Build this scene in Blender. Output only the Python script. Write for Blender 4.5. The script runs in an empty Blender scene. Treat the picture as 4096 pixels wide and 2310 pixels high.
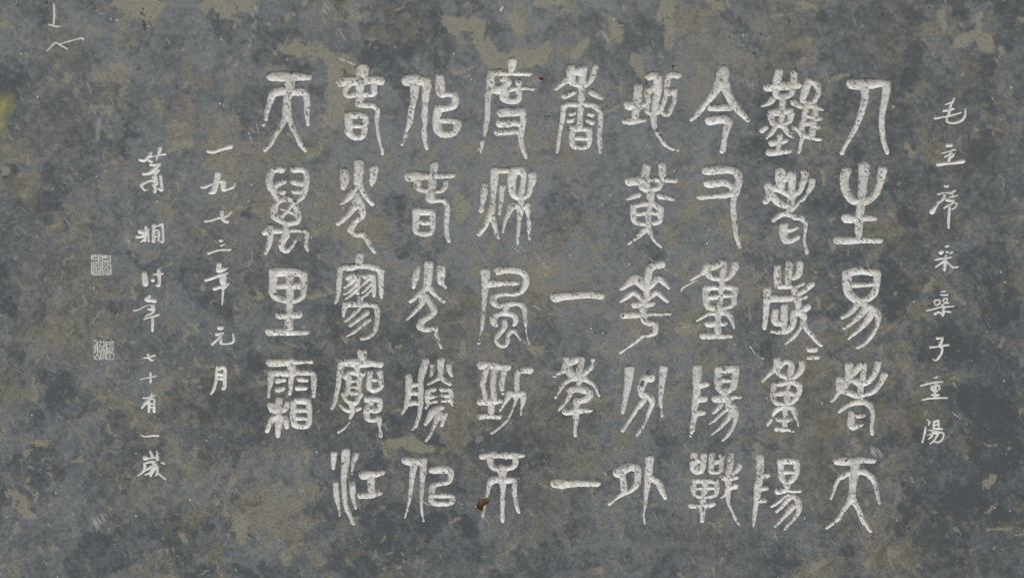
import bpy, bmesh, math, random
import numpy as np
from mathutils import Vector, Matrix

# ---------------------------------------------------------------- camera, sky, sun, exposure
S = 0.0005                 # metres per unit of the measured stone (1 unit = half a millimetre)
CZ = 1.30                  # height of the middle of the inscription above ground
scene = bpy.context.scene
COL = scene.collection
cam_d = bpy.data.cameras.new("camera"); cam = bpy.data.objects.new("camera", cam_d); COL.objects.link(cam)
DIST = 3.2
cam.location = (0, -DIST, CZ); cam.rotation_euler = (math.radians(90), 0, 0)
cam_d.sensor_width = 36; cam_d.lens = 36 * DIST / (4096 * S); cam_d.clip_end = 500
scene.camera = cam

SUN_EL, SUN_AZ = 50.0, -20.0      # sun high, in front of the slab and a little to the left (azimuth from the viewer's back)
w = bpy.data.worlds.new("World"); scene.world = w; w.use_nodes = True
nt = w.node_tree; nt.nodes.clear()
sky = nt.nodes.new('ShaderNodeTexSky'); sky.sky_type = 'NISHITA'; sky.sun_disc = False
sky.sun_elevation = math.radians(SUN_EL); sky.sun_rotation = math.radians(180 + SUN_AZ)
sky.air_density = 1.0; sky.dust_density = 4.0; sky.ozone_density = 1.0
bg = nt.nodes.new('ShaderNodeBackground'); bg.inputs[1].default_value = 0.10
wo = nt.nodes.new('ShaderNodeOutputWorld')
nt.links.new(sky.outputs[0], bg.inputs[0]); nt.links.new(bg.outputs[0], wo.inputs[0])
sd = bpy.data.lights.new("sun", 'SUN'); sun = bpy.data.objects.new("sun", sd); COL.objects.link(sun)
sd.energy = 1.5; sd.angle = math.radians(30); sd.color = (1.0, 0.97, 0.92)
el, az = math.radians(SUN_EL), math.radians(SUN_AZ)
dirv = Vector((math.sin(az) * math.cos(el), -math.cos(az) * math.cos(el), math.sin(el)))   # towards the sun
sun.rotation_euler = dirv.to_track_quat('Z', 'Y').to_euler()
sun.location = (-1, -4, 5)
vs = scene.view_settings
scene.display_settings.display_device = 'sRGB'
vs.view_transform = 'Standard'; vs.look = 'None'; vs.gamma = 1; vs.use_curve_mapping = False
vs.exposure = 0.40

random.seed(7); rng = np.random.default_rng(11)

# ---------------------------------------------------------------- the measured strokes
GLYPHS = """@人 3240 245 1
600,330,150 700,335,165 800,330 900,322,150 1000,315,130 1100,320,120
800,400,140 800,500,110 785,600,100 755,720,95 715,830,88 665,960,75 600,1080,72 540,1180,60 490,1270,62 465,1330,70
1105,330,125 1110,420,125 1090,540,105 1065,680,100 1045,800,85 1042,920,80 1045,1010,85 1060,1110,78 1085,1220,72 1115,1290,70 1122,1330,60
@生 3240 625 1
530,205,140 500,290,135 500,390,130 520,480,135 565,570,130 630,640,125 700,640,110
785,140,165 780,260,150 765,380,140 760,500,130 750,620,120 735,750,125 720,850,130 712,960,128 712,1000,118 705,1100,110 700,1180,100
1055,195,135 1035,290,125 1010,390,110 975,500,110 900,590,120 830,640,125 770,660
530,895,150 640,905,130 760,895,110 900,890,100 935,895,85
395,1215,120 520,1220,125 650,1215,110 800,1210,100 920,1215,95 1015,1218,95
@易 3240 1025 1
530,250,130 620,215,130 740,205,125 870,215,125 970,240,120
535,260,140 540,350,140 545,450,140 570,530,140 650,610,130 750,640,130
975,240,115 975,340,105 965,440,100 930,530,115 860,600,110 780,640,110
580,400,100 680,408,95 800,405,80 930,400,75
750,640,110 760,710,60
680,700,95 620,780,85 550,840,70 475,880,62
800,700,130 790,770,120 720,850,105 650,920,85 600,970,70 500,1030,60
890,790,110 880,840,120 830,930,100 760,1010,75 680,1090,60 600,1150,55 560,1190,40
860,720,100 930,770,110 985,840,110 990,900,85 985,970,65 950,1060,60 900,1150,60 830,1230,60 760,1285,60 690,1320,50
@春 3240 1400 1
570,215,125 570,300,120 565,380,115 510,500,110 460,570,90 400,630,60 355,700,45 310,740,30
430,420,110 440,490,140 430,570,100
430,420,110 520,440,90 600,435,75 670,450,120 740,490,110
600,360,100 660,290,110 720,230,110 770,215,120 775,320,80 765,410,90 740,500,110 735,590,90 735,660,90 750,700,60
985,185,100 975,260,95 940,340,90 880,420,90 810,470,90 750,490,90
1080,355,105 1050,430,90 1000,510,80 940,580,75 870,620,75 790,640,70 740,660
460,590,80 550,605,100 640,640,100 720,660,100
425,890,50 480,840,70 560,790,80 640,750,100 720,740,110 800,750,100 870,800,100 905,870,75 910,960,65 900,1080,55 902,1210,55
615,915,120 600,1000,110 600,1080,105 620,1115,95 690,1090,85 760,1075,40
640,935,100 700,945,85 780,940,65
@天 3240 1775 1
400,245,120 500,240,140 600,240,130 720,225,110 820,228,95 920,235,90
655,270,150 650,360,140 640,440,140 625,530,115 620,640,100 610,740,110 600,800,120
640,400,100 560,420,95 480,460,85 410,520,60 370,600,55 345,690,45 305,785,40
690,390,110 790,400,100 870,450,95 930,540,75 960,640,65 985,740,60 1008,850,50
600,790,110 540,880,75 460,1000,65 410,1080,75 330,1150,60 240,1220,30
630,800,100 690,920,80 740,1030,75 780,1120,75 830,1190,60 880,1260,50
@難 2960 245 2
400,380,125 520,360,130 640,350,150 760,345,140 850,340,110
570,145,115 550,220,125 535,300,125
790,155,115 785,230,105 775,320,110
520,430,110 530,500,90 600,520,90
760,420,100 730,480,90 660,510,90 600,500,90
600,485,60 700,475,60
620,540,110 620,640,100 615,720,110 605,820,85 600,920,110
460,740,120 560,730,130 680,720,110 730,720,110
450,770,110 455,850,90 500,900,90
740,760,110 730,840,90
470,890,90 560,915,100 640,900,90 720,865,80
470,560,100 420,610,75 360,630,55 315,650,35
370,960,90 320,1005,85
520,950,80 480,1010,70 430,1070,60 390,1115,45
630,930,100 670,1000,85 710,1060,60 765,1095,50
580,1080,90 575,1150,90 560,1240,80 560,1300,90
470,1180,120 540,1170,90 620,1170,80 660,1150,80
425,1320,115 520,1320,110 640,1310,80 710,1305,80
1010,280,120 960,380,125 935,470,120 910,550,90
1050,275,110 1120,350,100 1145,430,85 1120,510,80 1080,580,75
900,570,70 980,590,80 1040,605,90
780,590,105 840,630,90 885,660,65
970,640,100 950,740,95 930,840,90 900,940,90 890,1020,110 920,1080,100
1090,650,90 1100,750,90 1080,850,100 1065,950,90 1050,1060,100
1020,640,85 1120,670,80 1195,695,55
960,775,90 1060,805,80 1140,820,85 1170,830,70
930,900,90 1030,900,90 1100,940,90 1130,960,80
900,1050,100 1000,1090,90 1100,1120,70 1170,1130,60
790,960,90 840,990,80 880,1020,100
905,1110,60 885,1190,55 870,1270,50 855,1330,35
@老 2960 640 2
590,170,155 585,260,155 590,350,130 600,420,100
420,380,150 470,400,150 520,410,110 620,450,90 700,500,95 770,530,90
430,400,150 440,480,130 420,540,110 370,600,90
470,530,140 540,590,120 620,640,110 700,660,110
640,290,90 690,240,100 750,200,125 755,290,120 755,380,100 750,460,105 750,540,110 735,620,110 720,700,110 720,780,110
940,180,120 940,260,95 910,340,90 880,420,90 830,480,90 770,530,80
1050,290,105 1040,370,90 1000,440,80 980,490,35 940,540,65 900,580,60 860,600,30 830,640,65 780,690,70 740,720,80
490,870,70 560,810,85 640,770,95 720,780,95
720,770,100 800,825,95 890,830,105 940,890,85 955,960,60 945,1050,45 935,1130,48 945,1230,45 975,1340,55
640,950,125 635,1030,135 640,1110,120 680,1160,120 750,1160,90 850,1110,70
660,1010,110 740,1010,80 830,975,50
@歲 2960 1025 2
545,155,100 540,260,105 545,360,110 560,420,100 640,430,90 720,430,90
718,100,115 715,200,115 700,300,95 695,400,85
870,100,105 865,200,105 830,270,110 780,310,80
740,430,60 830,430,60 910,395,65
1050,395,85 980,450,90 900,510,90 850,540,90
405,480,120 400,580,130 385,700,100 375,820,85 365,930,80 355,1035,60
420,600,140 500,600,130 620,605,110 740,600,115 820,600,110
870,610,80 960,585,55
790,460,100 800,540,110 840,650,110 850,740,90
980,730,115 920,770,110 870,790,100
515,790,100 505,880,105 520,950,110 620,970,100
645,730,105 640,830,105 640,920,110 640,1010,85 640,1060,80
830,800,120 790,820,110 780,900,105 770,980,90 730,1040,100 670,1085,90 560,1090,75 470,1085,65
870,800,120 920,860,110 915,950,80 870,1050,55 810,1130,60 740,1200,55 665,1260,50
930,950,70 960,1040,75 1020,1110,75 1080,1190,65 1150,1260,55 1180,1290,50
@二 2960 1370 2
1005,90,90 1085,90,100
1000,205,80 1120,205,80
@重 2960 1370 2
545,250,115 540,330,115 500,390,90 440,440,70 390,490,45 335,545,45
580,340,80 640,280,90 720,275,90 745,330,95 740,400,105 730,470,100
540,370,100 570,440,95 640,480,90 720,520,100
900,285,100 900,360,90 860,430,95 790,490,90 720,520,90
500,590,80 570,590,90 650,580,90 730,560,100 800,580,95 860,610,90
490,620,90 485,720,90 495,820,85 560,880,90 650,890,100 720,880,90
865,640,85 855,720,85 810,810,80 740,870,80
520,740,80 600,720,105 700,710,80 800,750,90
710,600,80 690,680,70 690,760,90 680,850,100 665,930,110 660,1030,80 655,1100,80 650,1190,85
640,930,90 560,950,90 500,1010,65 470,1070,25 445,1120,60 400,1185,50
680,930,90 760,940,90 790,1010,75 815,1080,60 840,1140,45 845,1200,25
550,1100,75 640,1130,60 730,1110,70
540,1245,100 620,1250,95 700,1255,60 780,1285,40
@陽 2960 1775 2
290,190,115 290,300,120 290,400,110 280,500,110 260,600,120 255,700,100 245,800,95 235,880,70 220,960,75 210,1060,60 200,1140,45 190,1190,30
320,460,80 390,450,95
280,640,90 380,640,75
260,820,80 360,815,75
590,250,105 700,240,100 810,250,105
590,260,105 600,360,90 600,450,95 640,530,90 680,560,90
820,280,105 820,380,95 800,460,90 740,530,90
600,400,80 700,400,75 790,400,80
680,560,110 680,650,90
555,680,105 650,670,90 760,680,50 870,680,50
700,730,60 640,770,55 570,830,55 500,880,50 460,905,35
770,760,75 720,780,75 660,840,80 600,910,60 535,970,50
800,880,90 770,900,100 700,980,85 620,1070,65 550,1150,55 510,1190,40
720,740,70 800,770,100 850,850,110 855,950,85 820,1030,65 760,1110,50 690,1180,45 650,1230,35
@今 2680 245 3
780,120,150 760,200,190 740,300,180 680,400,130 610,500,110 530,600,95 450,700,85 380,780,80 310,855,50
800,130,120 790,230,150 800,340,150 830,450,125 890,560,125 950,650,120 1030,740,105 1090,800,90 1130,855,65
595,670,110 680,675,120 770,665,120 870,670,100
580,860,150 670,845,140 760,835,140 830,850,130 850,900,120 815,1000,100 795,1100,85 780,1200,80 765,1300,90
@又 2680 625 3
530,205,135 640,195,150 760,185,140 860,190,120 950,215,130 985,270,125 1000,360,110 980,450,110 960,530,100
550,390,130 640,390,130 740,375,120 830,385,110 900,430,120 940,500,130 930,580,90
930,590,90 920,700,85 925,820,85 935,930,75 950,1050,75 965,1150,65 990,1240,60 1015,1310,55
400,580,40 450,590,90 550,580,80 650,570,85 750,565,100 850,550,110 900,530,120
@重 2680 1010 3
545,195,120 520,250,120 450,300,75 380,345,55 310,390,40
540,190,120 620,200,110 690,175,110 760,130,100 790,180,90 780,260,100 770,330,100 760,400,100 765,470,100
540,270,110 580,330,110 660,365,95 740,380,80
945,150,100 940,220,110 900,300,95 840,360,90 780,390,80
540,510,110 620,500,90 720,500,95 800,495,90 890,500,100 940,520,100
530,520,110 525,620,105 530,720,105 570,800,90
935,540,110 930,640,90 925,730,90 880,780,70
570,630,110 650,640,90 740,620,90 850,615,80 920,610,90
740,540,90 740,620,70 735,700,70 710,800,110
560,780,90 650,810,120 750,810,120 850,780,70
690,830,130 700,920,90 705,1000,90 695,1080,100 695,1160,110
640,870,80 560,885,65 480,930,50 390,985,35
750,850,110 830,870,100 880,930,85 910,1010,60 930,1090,35
555,1030,110 640,1030,100 720,1015,100 790,1020,100
480,1205,110 580,1205,110 700,1200,100 800,1205,90 880,1205,75
@陽 2680 1400 3
395,250,130 390,350,135 390,450,120 390,550,115 385,650,115 370,750,100 360,850,100 360,950,90 335,1050,80 325,1150,75 310,1190,60
300,1240,40
440,500,110 530,485,90
430,710,110 500,700,105
410,900,110 480,900,90
705,270,110 800,270,130 900,265,130 950,270,120
705,280,110 700,380,110 700,480,120 730,570,90 800,590,110
950,280,120 945,380,110 930,480,115 910,530,110 840,590,90
730,420,90 820,430,90 900,430,90
800,590,130 800,680,130
655,700,110 740,700,140 840,690,110 930,670,75 1020,680,50
740,790,80 690,850,70 630,900,55
850,740,110 840,830,85 780,890,50 700,960,50 640,1020,45 575,1060,35
890,850,110 880,930,100 800,1040,65 730,1120,50 660,1180,25 605,1220,35
850,760,90 910,820,110 940,900,110 950,970,85 930,1060,60 890,1150,60 840,1230,55 770,1300,45
@戰 2680 1760 3
350,210,110 350,300,115 345,400,110 400,455,90 460,430,90 480,340,90 485,270,95 490,215,100
400,290,90 460,290,80
370,390,90
610,210,90 605,300,95 600,390,80 600,440,90 690,450,80 740,420,75 745,320,75 750,220,85
640,310,90 700,300,80
350,590,90 450,580,80 560,580,85 670,590,90
345,600,90 340,700,85 360,780,75 430,810,70 530,820,60 620,800,65 670,770,70 680,700,80 680,620,75
400,690,60 460,690,60 560,685,80 650,690,60
510,600,100 510,700,95 490,800,90 480,880,110 470,980,100 470,1080,70 465,1170,60
300,940,80 390,945,90 480,940,100 580,935,90 630,920,75
895,200,75 880,290,95 870,380,95 850,470,95 845,560,110 850,650,90 840,750,95 845,850,60 860,930,50 890,1000,40 920,1050,30
920,1070,45 960,1140,55 1000,1210,35
1015,350,90 980,420,80 920,480,80
770,530,95 860,540,110 960,530,75
950,660,90 880,690,70 830,760,60 740,830,35
@地 2400 245 4
555,370,120 550,460,125 540,560,120 540,650,120 520,740,110 510,820,100
415,635,145 500,640,140 600,640,120 680,620,90
360,870,80 430,870,110 510,865,100 600,850,90 640,850,75
710,220,120 770,200,130 830,220,145 840,300,125 840,400,130 825,500,120 810,600,110 800,690,110 780,760,95 780,860,90 790,930,80 800,990,60 840,1060,60 890,1130,65 940,1200,60 1000,1240,55 1060,1275,50
1132,1290,45
800,380,110 730,410,120 690,450,90 700,540,90 685,640,80 690,720,85 740,760,60
1130,200,115 1050,190,110 1000,210,100 980,300,85 970,400,90 960,480,70 940,560,75 900,650,75 870,710,110 810,740,90
1070,440,110 1000,455,100
1070,430,110 1085,520,60 1070,610,70 1030,690,65 1000,760,70 950,770,75 900,730,60
@黃 2400 625 4
680,145,125 660,240,130 650,330,130 670,420,130
905,135,115 910,220,105 900,310,110 880,400,80 850,460,80
430,360,145 530,350,150 640,340,140 750,330,80 850,330,100 950,335,90 1040,345,80 1090,350,75
620,440,120 700,480,110 780,470,100 850,450,90
740,490,110 735,580,115 735,650,110 720,740,70 700,830,90 705,920,90 700,1000,110 690,1060,100
550,560,100 470,590,75 400,620,45
870,570,95 960,595,80 1070,615,60
490,720,90 570,700,85 680,680,100 800,700,100 870,750,100
485,740,90 485,850,90 510,940,90 600,970,80 690,980,90
880,760,90 880,850,90 860,930,100 790,970,80
550,830,85 640,820,80 750,810,70 850,830,90
650,1070,100 570,1140,80 500,1200,60 415,1265,50
720,1080,90 750,1160,55 790,1220,50 850,1280,45 890,1315,35
@花 2400 1025 4
890,110,130 810,130,115 740,160,110 710,240,105 695,330,110 690,420,100 680,500,100 680,580,100 640,650,120
310,470,55 400,400,100 500,320,160 560,350,150 610,420,110 670,480,90
1000,460,40 940,390,75 850,310,110 790,370,90 720,440,90
300,650,40 400,580,85 480,520,90 560,570,90 600,620,80
980,650,50 900,580,75 820,515,95 760,560,80 700,620,70
505,700,100 600,690,110 700,690,100 760,680,90
350,850,110 450,845,110 550,845,105 650,830,80 780,830,70 900,835,50
950,830,45 1015,828,55
625,760,110 640,840,110 640,920,100 700,965,90 790,965,90 810,1040,90 790,1110,80 700,1145,60 620,1150,60 550,1210,65 470,1270,55 380,1330,40 300,1390,50
@別 2400 1410 4
430,245,145 420,350,125 410,450,110 385,580,95 355,720,75 330,860,55
740,360,130 670,365,130 625,430,120 600,510,110 610,600,95 640,640,70
620,590,90 690,610,110 740,660,100 755,740,75 710,860,65 680,950,45 640,1040,38 590,1120,50 545,1190,55
640,680,90 590,740,90 530,820,65 460,930,58 400,1020,55 330,1120,60
925,230,125 915,330,105 900,430,85 890,560,75 880,680,60 885,760,55 905,810,20 890,870,25 905,915,45
@外 2400 1775 4
260,410,150 340,370,140 430,330,130 520,340,120 550,400,100 545,500,100 530,590,90 450,670,65 380,700,70
310,430,110 335,520,100 345,620,100 350,690,100 270,760,55 190,820,40 135,870,50
720,215,130 715,320,115 705,420,115 700,520,110 690,600,95 670,700,70 665,800,60 655,890,45 645,960,28 635,1040,26 650,1145,35
700,470,110 780,500,110 840,540,100 880,620,95 910,700,80 945,775,60
@香 2110 245 5
640,90,110 620,160,120 620,240,110 560,280,100 500,330,80 410,400,55
650,130,120 720,150,120 790,130,130 810,110,120
800,130,130 800,220,115 790,310,110 785,380,110
640,240,130 660,300,120 740,340,100 790,360,100
985,80,95 960,180,90 930,250,90 860,320,100 800,370,80
785,400,95 785,500,95 780,600,100 770,700,90 765,800,80 760,900,90 765,960,110
670,450,90 540,505,100
930,450,105 990,480,110 1070,530,70
430,1320,40 440,1280,40 445,1220,60 455,1150,60 465,1070,60 480,990,65 500,900,60 515,800,75 525,700,90 545,640,100 620,620,95 740,625,90 860,620,90 970,640,100 1040,710,90 1065,800,75 1060,920,75 1045,1030,75 1045,1140,75 1055,1230,60 1050,1280,35 1055,1325,40
635,765,75 670,750,75
600,865,75 645,855,85
900,765,75 940,775,75
885,860,80 940,890,85
655,970,110 650,1060,90 650,1160,95 670,1220,90 760,1250,80 860,1230,80 900,1150,90 900,1060,90 900,990,90 860,980,90 760,975,90 660,980,100
700,1115,75 780,1110,85 860,1120,80
@一 2110 980 5
410,755,150 520,735,130 650,725,125 780,718,120 900,712,115 1000,722,115 1065,728,115
@年 2110 1400 5
565,125,100 555,210,95 540,270,110 480,320,65 440,340,40
375,375,30 400,375,45
600,190,110 690,140,110 770,130,115 775,200,95 760,290,110 760,380,110
580,260,140 640,340,130 700,390,120
955,130,75 945,185,25 930,240,75 880,280,80 830,330,90 770,380,90
410,680,45 430,640,35 465,590,50 500,520,70 560,455,75 640,415,80 740,410,90 830,410,100 900,450,80 970,510,65 1010,580,60 1042,650,45
750,430,90 750,530,80
620,570,120 700,550,120 800,560,130 890,600,120 885,680,110 800,720,100 720,730,110 710,810,95 705,900,110 705,1000,80 700,1080,60 690,1170,50 695,1235,50
620,630,70 570,720,60 510,800,60 460,865,45
540,870,90 560,900,85 640,885,105 740,870,100 850,870,80 920,870,60
@一 2110 1740 5
400,690,140 500,700,150 620,695,120 760,690,105 900,692,105 990,695,100 1025,695,85
@度 1820 220 6
835,90,130 830,150,120 820,220,110
550,250,100 680,255,110 800,260,100 930,265,80 1080,272,80
540,260,120 515,340,120 520,430,120 500,520,100 480,600,90 475,700,85 475,800,80 470,900,75 455,1000,70 440,1090,65 420,1180,45 395,1270,65 385,1340,40 370,1410,22
345,1365,25
680,350,90 740,340,100 770,400,100 730,450,130 720,540,150 720,620,140 800,660,110 900,650,110 930,580,90 925,480,90 925,390,100
540,490,130 620,500,150 700,480,140
800,500,80 900,480,80 1020,475,70 1080,490,35 1130,490,65
680,830,150 780,820,145 880,820,140 970,820,130 990,900,90 980,1000,100 960,1100,100 955,1190,80 965,1290,75 990,1370,70 1020,1450,60 1035,1490,40
660,990,135 750,990,130 850,980,105 920,1000,90 960,1030,80
620,1120,100 700,1120,100 800,1115,100 900,1105,100
@秋 1820 625 6
430,420,85 425,520,105 410,620,90 395,700,50 380,780,75
690,440,95 680,520,80 675,620,70 660,720,55 650,830,45
580,200,120 570,300,115 570,400,105 560,520,85 555,640,80 540,750,95 510,860,110 470,950,85 420,1040,75 350,1125,65
550,880,80 570,980,75 590,1060,60 605,1130,50 630,1180,40
600,200,100 720,200,90 850,200,130 960,200,130
840,230,140 825,330,130 825,430,115 840,530,110 900,590,90 960,610,100
980,220,120 1000,300,80 985,400,80 975,500,90 960,620,110 960,700,110
1125,265,120 1125,350,120 1095,450,85 1070,540,80 1010,590,85
860,710,110 950,720,120 1040,710,110
820,730,110 770,840,80 730,940,60 705,1040,35 695,1105,25
945,760,110 940,860,80 930,960,60 920,1060,60 912,1150,55 910,1220,40 915,1270,40
1045,740,100 1065,830,65 1075,940,60 1075,1060,60 1072,1130,22 1082,1195,38
@風 1820 1025 6
440,220,140 445,330,130 440,430,100 430,530,95 425,650,70 415,770,55 405,880,60 395,980,65 380,1050,25 365,1130,20 350,1200,45
400,1010,50 402,1075,20
345,1255,45
440,400,130 530,390,130 620,390,100 740,380,85 850,380,90 905,385,75
630,205,130 720,190,115 850,195,110 960,215,110 1020,280,100 1030,370,95 1000,460,90 940,520,75 850,545,75 750,540,70 640,550,75 570,590,95 560,660,110 610,700,90 700,705,85 800,685,85 900,680,80 980,710,95 1010,790,75 1015,880,60 1025,960,55 1030,1020,30 1035,1100,22 1055,1200,22 1080,1265,30
740,700,110 740,800,100
600,1000,60 560,950,100 570,870,110 640,825,90 740,820,100 840,840,90 880,900,85 880,960,70 855,990,45
720,935,75 725,1000,80 680,1080,75 620,1150,80 605,1220,80 650,1280,80 730,1290,70 765,1230,60 770,1150,60 810,1090,75 860,1085,70 905,1140,40 955,1210,25
@勁 1820 1400 6
385,210,140 500,215,130 620,225,115 770,240,100
450,290,90 430,390,80 405,490,80 420,570,65 435,660,70 430,720,80
580,270,110 560,370,95 555,480,85 560,600,80 570,700,100
715,280,85 700,380,85 680,480,85 685,560,65
695,625,50
370,745,105 500,745,110 600,735,100 660,730,80
530,760,100 525,850,95 520,930,100
360,955,100 480,950,95 600,955,85 650,960,75
1080,285,120 1000,280,110 920,310,100 905,390,80 900,480,75 895,570,90 870,640,110
790,610,90 780,660,90 740,730,60 690,810,45 660,870,35
890,640,100 880,730,55 850,820,35 810,920,35 760,1000,50 690,1080,42 610,1150,40 530,1195,45
980,620,95 990,700,90 980,780,60 962,850,28 960,930,35
900,630,110 980,630,100
@不 1820 1760 6
395,230,100 500,210,120 650,205,105 800,215,110 900,215,95 1000,215,50
510,250,100 520,340,90 580,400,90 680,420,110 780,400,80 860,370,85 880,290,90 870,220,90
690,400,140 690,480,130 690,560,100
610,560,120 540,580,120 500,640,75 480,740,55 455,820,40 440,920,35 420,1010,35 400,1100,40
610,560,120 700,575,120 790,570,110 860,590,85 865,700,70 870,800,65 890,900,55 905,980,60 925,1040,45
695,600,110 695,700,75 690,800,65 690,900,70 690,1000,60 685,1050,65 690,1130,60 695,1175,45
@似 1520 245 7
390,275,170 480,270,180 570,270,160 660,290,150
505,340,140 505,450,120 490,570,100 460,680,95 450,780,95 430,890,90 400,970,60 370,1040,30 345,1110,25 340,1165,45 320,1210,40
390,1060,25 378,1105,25
670,290,150 680,390,130 665,500,115 655,600,85 650,720,90 645,830,90 655,900,60 640,980,70 645,1080,80 655,1160,55 670,1230,65 680,1260,60
870,230,130 875,330,140 880,430,140 900,480,110 980,470,100 1060,480,100 1100,560,110 1070,640,110 1000,670,110 900,680,120
850,680,130 830,780,120 825,880,130 840,980,130 900,1040,130 1000,1050,110 1080,1030,110 1120,960,110 1120,880,110 1050,860,100 960,855,100 870,850,90
@春 1520 620 7
790,135,115 780,230,115 760,330,120 755,430,120 740,530,130 735,620,150
430,310,160 520,300,160 640,300,120 760,290,110 870,295,100 980,295,90 1060,290,80
550,390,110 550,460,110 610,500,90 700,510,90 800,520,80 890,510,80 940,460,85 960,380,70
720,620,120 760,650,110 850,650,75 930,660,80 980,740,80 975,830,80 965,950,80 965,1060,65 975,1150,65 1000,1240,60
540,810,130 640,820,115 740,820,110
525,830,120 525,940,100 520,1050,95 540,1120,100 640,1140,90 730,1120,90 760,1050,85 765,950,85 765,850,90
540,960,90 640,975,90 750,970,80
@光 1520 1010 7
555,210,65 535,280,100 515,370,100 495,450,75 485,495,65
710,165,140 705,270,130 695,380,125 690,490,120
890,220,120 890,300,130 885,380,105 890,430,95 930,475,45 958,505,40
690,490,110 600,580,110 520,640,80 445,700,70
730,510,100 790,590,80 860,650,75 930,700,65
610,600,130 620,670,120 590,760,80 520,840,60 450,910,50 395,965,40
660,610,80 710,690,100 770,790,100 775,870,110 700,930,90 620,980,110 580,1060,110 650,1105,90 740,1100,85 800,1090,90 810,1160,60 840,1240,50 865,1310,35 890,1380,40
@勝 1520 1400 7
665,155,110 640,240,115 610,340,105 590,430,90 590,560,90 590,700,85 585,830,70 570,930,60 550,1010,60 520,1090,55 475,1145,40
415,370,95 420,460,105 420,560,100 410,650,90 395,750,85 365,840,55 320,910,55
450,500,80 580,480,85
430,610,95 520,615,90 590,620,80
420,770,90 500,755,90 590,760,90
760,220,80 755,300,70 740,370,45
885,155,120 880,240,95 885,310,85 870,390,90 800,430,60 700,490,45
880,360,90 940,430,80 1015,490,60
1000,220,85 1010,300,70 1045,365,50
790,565,75 710,585,90 690,660,95 690,730,80 690,790,50 670,830,40
700,680,100 800,665,55
680,800,40 740,750,60 820,740,50
895,565,75 980,565,75 1030,580,75 1025,680,85 1040,740,60 1060,800,35
915,655,60 1000,655,70
890,735,45 960,725,65 1030,710,70
905,820,80 820,850,110 760,900,120 720,970,90 660,1070,55
820,860,120 850,920,120 830,980,100 800,1060,60 760,1150,50 720,1240,50 670,1305,45
955,920,70 920,980,85 900,1085,50
850,900,110 900,960,100
@似 1520 1760 7 821
210,165,68 270,170,75 340,165,80
280,200,65 268,270,50 260,350,38 250,420,33 240,500,25 222,570,18 205,625,20
355,160,65 355,240,58 348,320,45 345,400,33 340,500,28 345,590,22 352,630,12 357,660,16
430,245,62 500,235,70 560,240,65 582,280,50 565,335,45 500,350,45 440,370,55 425,430,55 430,500,55 500,515,50 580,510,45 590,460,45 530,450,45 440,450,50
@春 1240 235 8 821
432,85,105 428,110,110 410,150,80
255,190,82 340,180,85 420,180,80 500,170,80 580,180,75
330,200,50 290,260,45 310,300,50 370,290,60 450,290,55 520,280,60 525,220,55
410,180,80 410,280,65 410,350,75
405,370,65 460,375,60 520,385,50 555,420,42 550,480,42 550,540,30 560,620,28 575,690,25 595,750,24 595,780,22
330,460,75 400,460,65
315,460,65 320,560,65 320,600,65 370,640,58 430,630,55 450,560,52 455,480,50 410,460,60
340,548,50 400,550,45 450,548,40
@光 1240 630 8 821
280,115,68 285,170,80 275,240,50
402,45,80 400,120,82 395,200,75
525,90,72 515,160,72 510,215,40
380,240,45 330,310,65 290,350,42 255,380,20
415,220,50 435,280,48 475,340,38 510,378,38
385,300,50 385,360,85 350,420,60 290,490,45 230,540,40
400,330,60 425,400,65 425,470,60 370,525,55 335,590,65 380,630,50 430,625,55 470,670,50 500,730,40 530,775,28
@寥 1240 990 8 821
407,65,65 405,100,70 405,140,65
265,160,60 330,160,60 405,145,55 480,150,55 550,170,55 585,190,55
250,170,55 240,260,50 235,340,40 225,410,28 210,450,25
580,190,55 582,270,45 585,350,42 585,375,40 588,405,22
310,245,50 370,230,60 390,270,50 392,370,38
360,250,60 320,300,28 285,325,20
380,290,50 330,350,28 280,380,20
380,340,40 330,390,30 280,420,25
450,235,42 500,225,55 520,270,48 525,390,35
480,250,45 450,285,28 415,315,20
500,295,30 465,335,25 432,365,22
510,330,30 480,370,28 445,395,28
412,410,55 410,470,60
290,470,50 280,510,35 275,560,25
290,465,55 350,460,55 420,460,60 490,465,45 540,480,50 553,540,42 550,610,40 530,680,40 480,730,38 425,745,32
400,500,40 350,550,38 290,600,25
465,535,50 410,575,40 330,635,32
480,590,48 420,640,38 350,695,30 300,725,12
@廓 1240 1375 8 821
430,70,80 430,120,70
270,150,60 340,150,75 420,155,80 500,155,60 575,165,58
260,160,60 245,230,50 235,320,40 220,400,38 205,470,35 180,525,30
385,180,50 385,230,60
290,265,60 330,230,50 385,240,50 430,245,50
320,270,55 315,350,42 305,400,50
410,270,45 400,340,40 400,400,50
330,300,30 400,300,32
330,350,30 400,350,32
340,400,50 400,400,40
275,410,45 310,465,45 370,480,50 400,440,40 425,410,30
250,500,25 290,535,40 350,545,45 410,525,35
345,490,55 345,560,40 330,605,25
320,640,20 280,690,22 235,720,25
495,235,45 488,300,50 490,360,55 530,375,50 580,350,45 580,290,45 575,235,55
500,290,40 560,290,35
470,450,60 530,450,55 570,460,50 570,520,50 530,545,50 490,510,60 465,560,60 480,615,45 530,620,45 565,610,50 570,650,35 572,690,15 578,730,30 582,755,30
500,480,50 490,540,50
@江 1240 1750 8 821
198,130,55 193,190,42 192,245,32
212,375,50 215,440,52 225,520,38 240,590,22 245,635,18
295,115,75 290,200,68 278,300,52 278,400,42 285,490,42 300,570,40 330,640,32 355,705,22
382,135,45 362,185,42 345,265,20
345,293,20
345,375,45 350,430,50 355,500,35 375,575,22
440,305,78 500,300,70 595,285,42
502,330,65 502,440,65
415,470,55 500,465,62 575,445,48
@天 960 245 9 821
260,122,85 340,122,95 420,122,88 500,125,72 560,128,62
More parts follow.
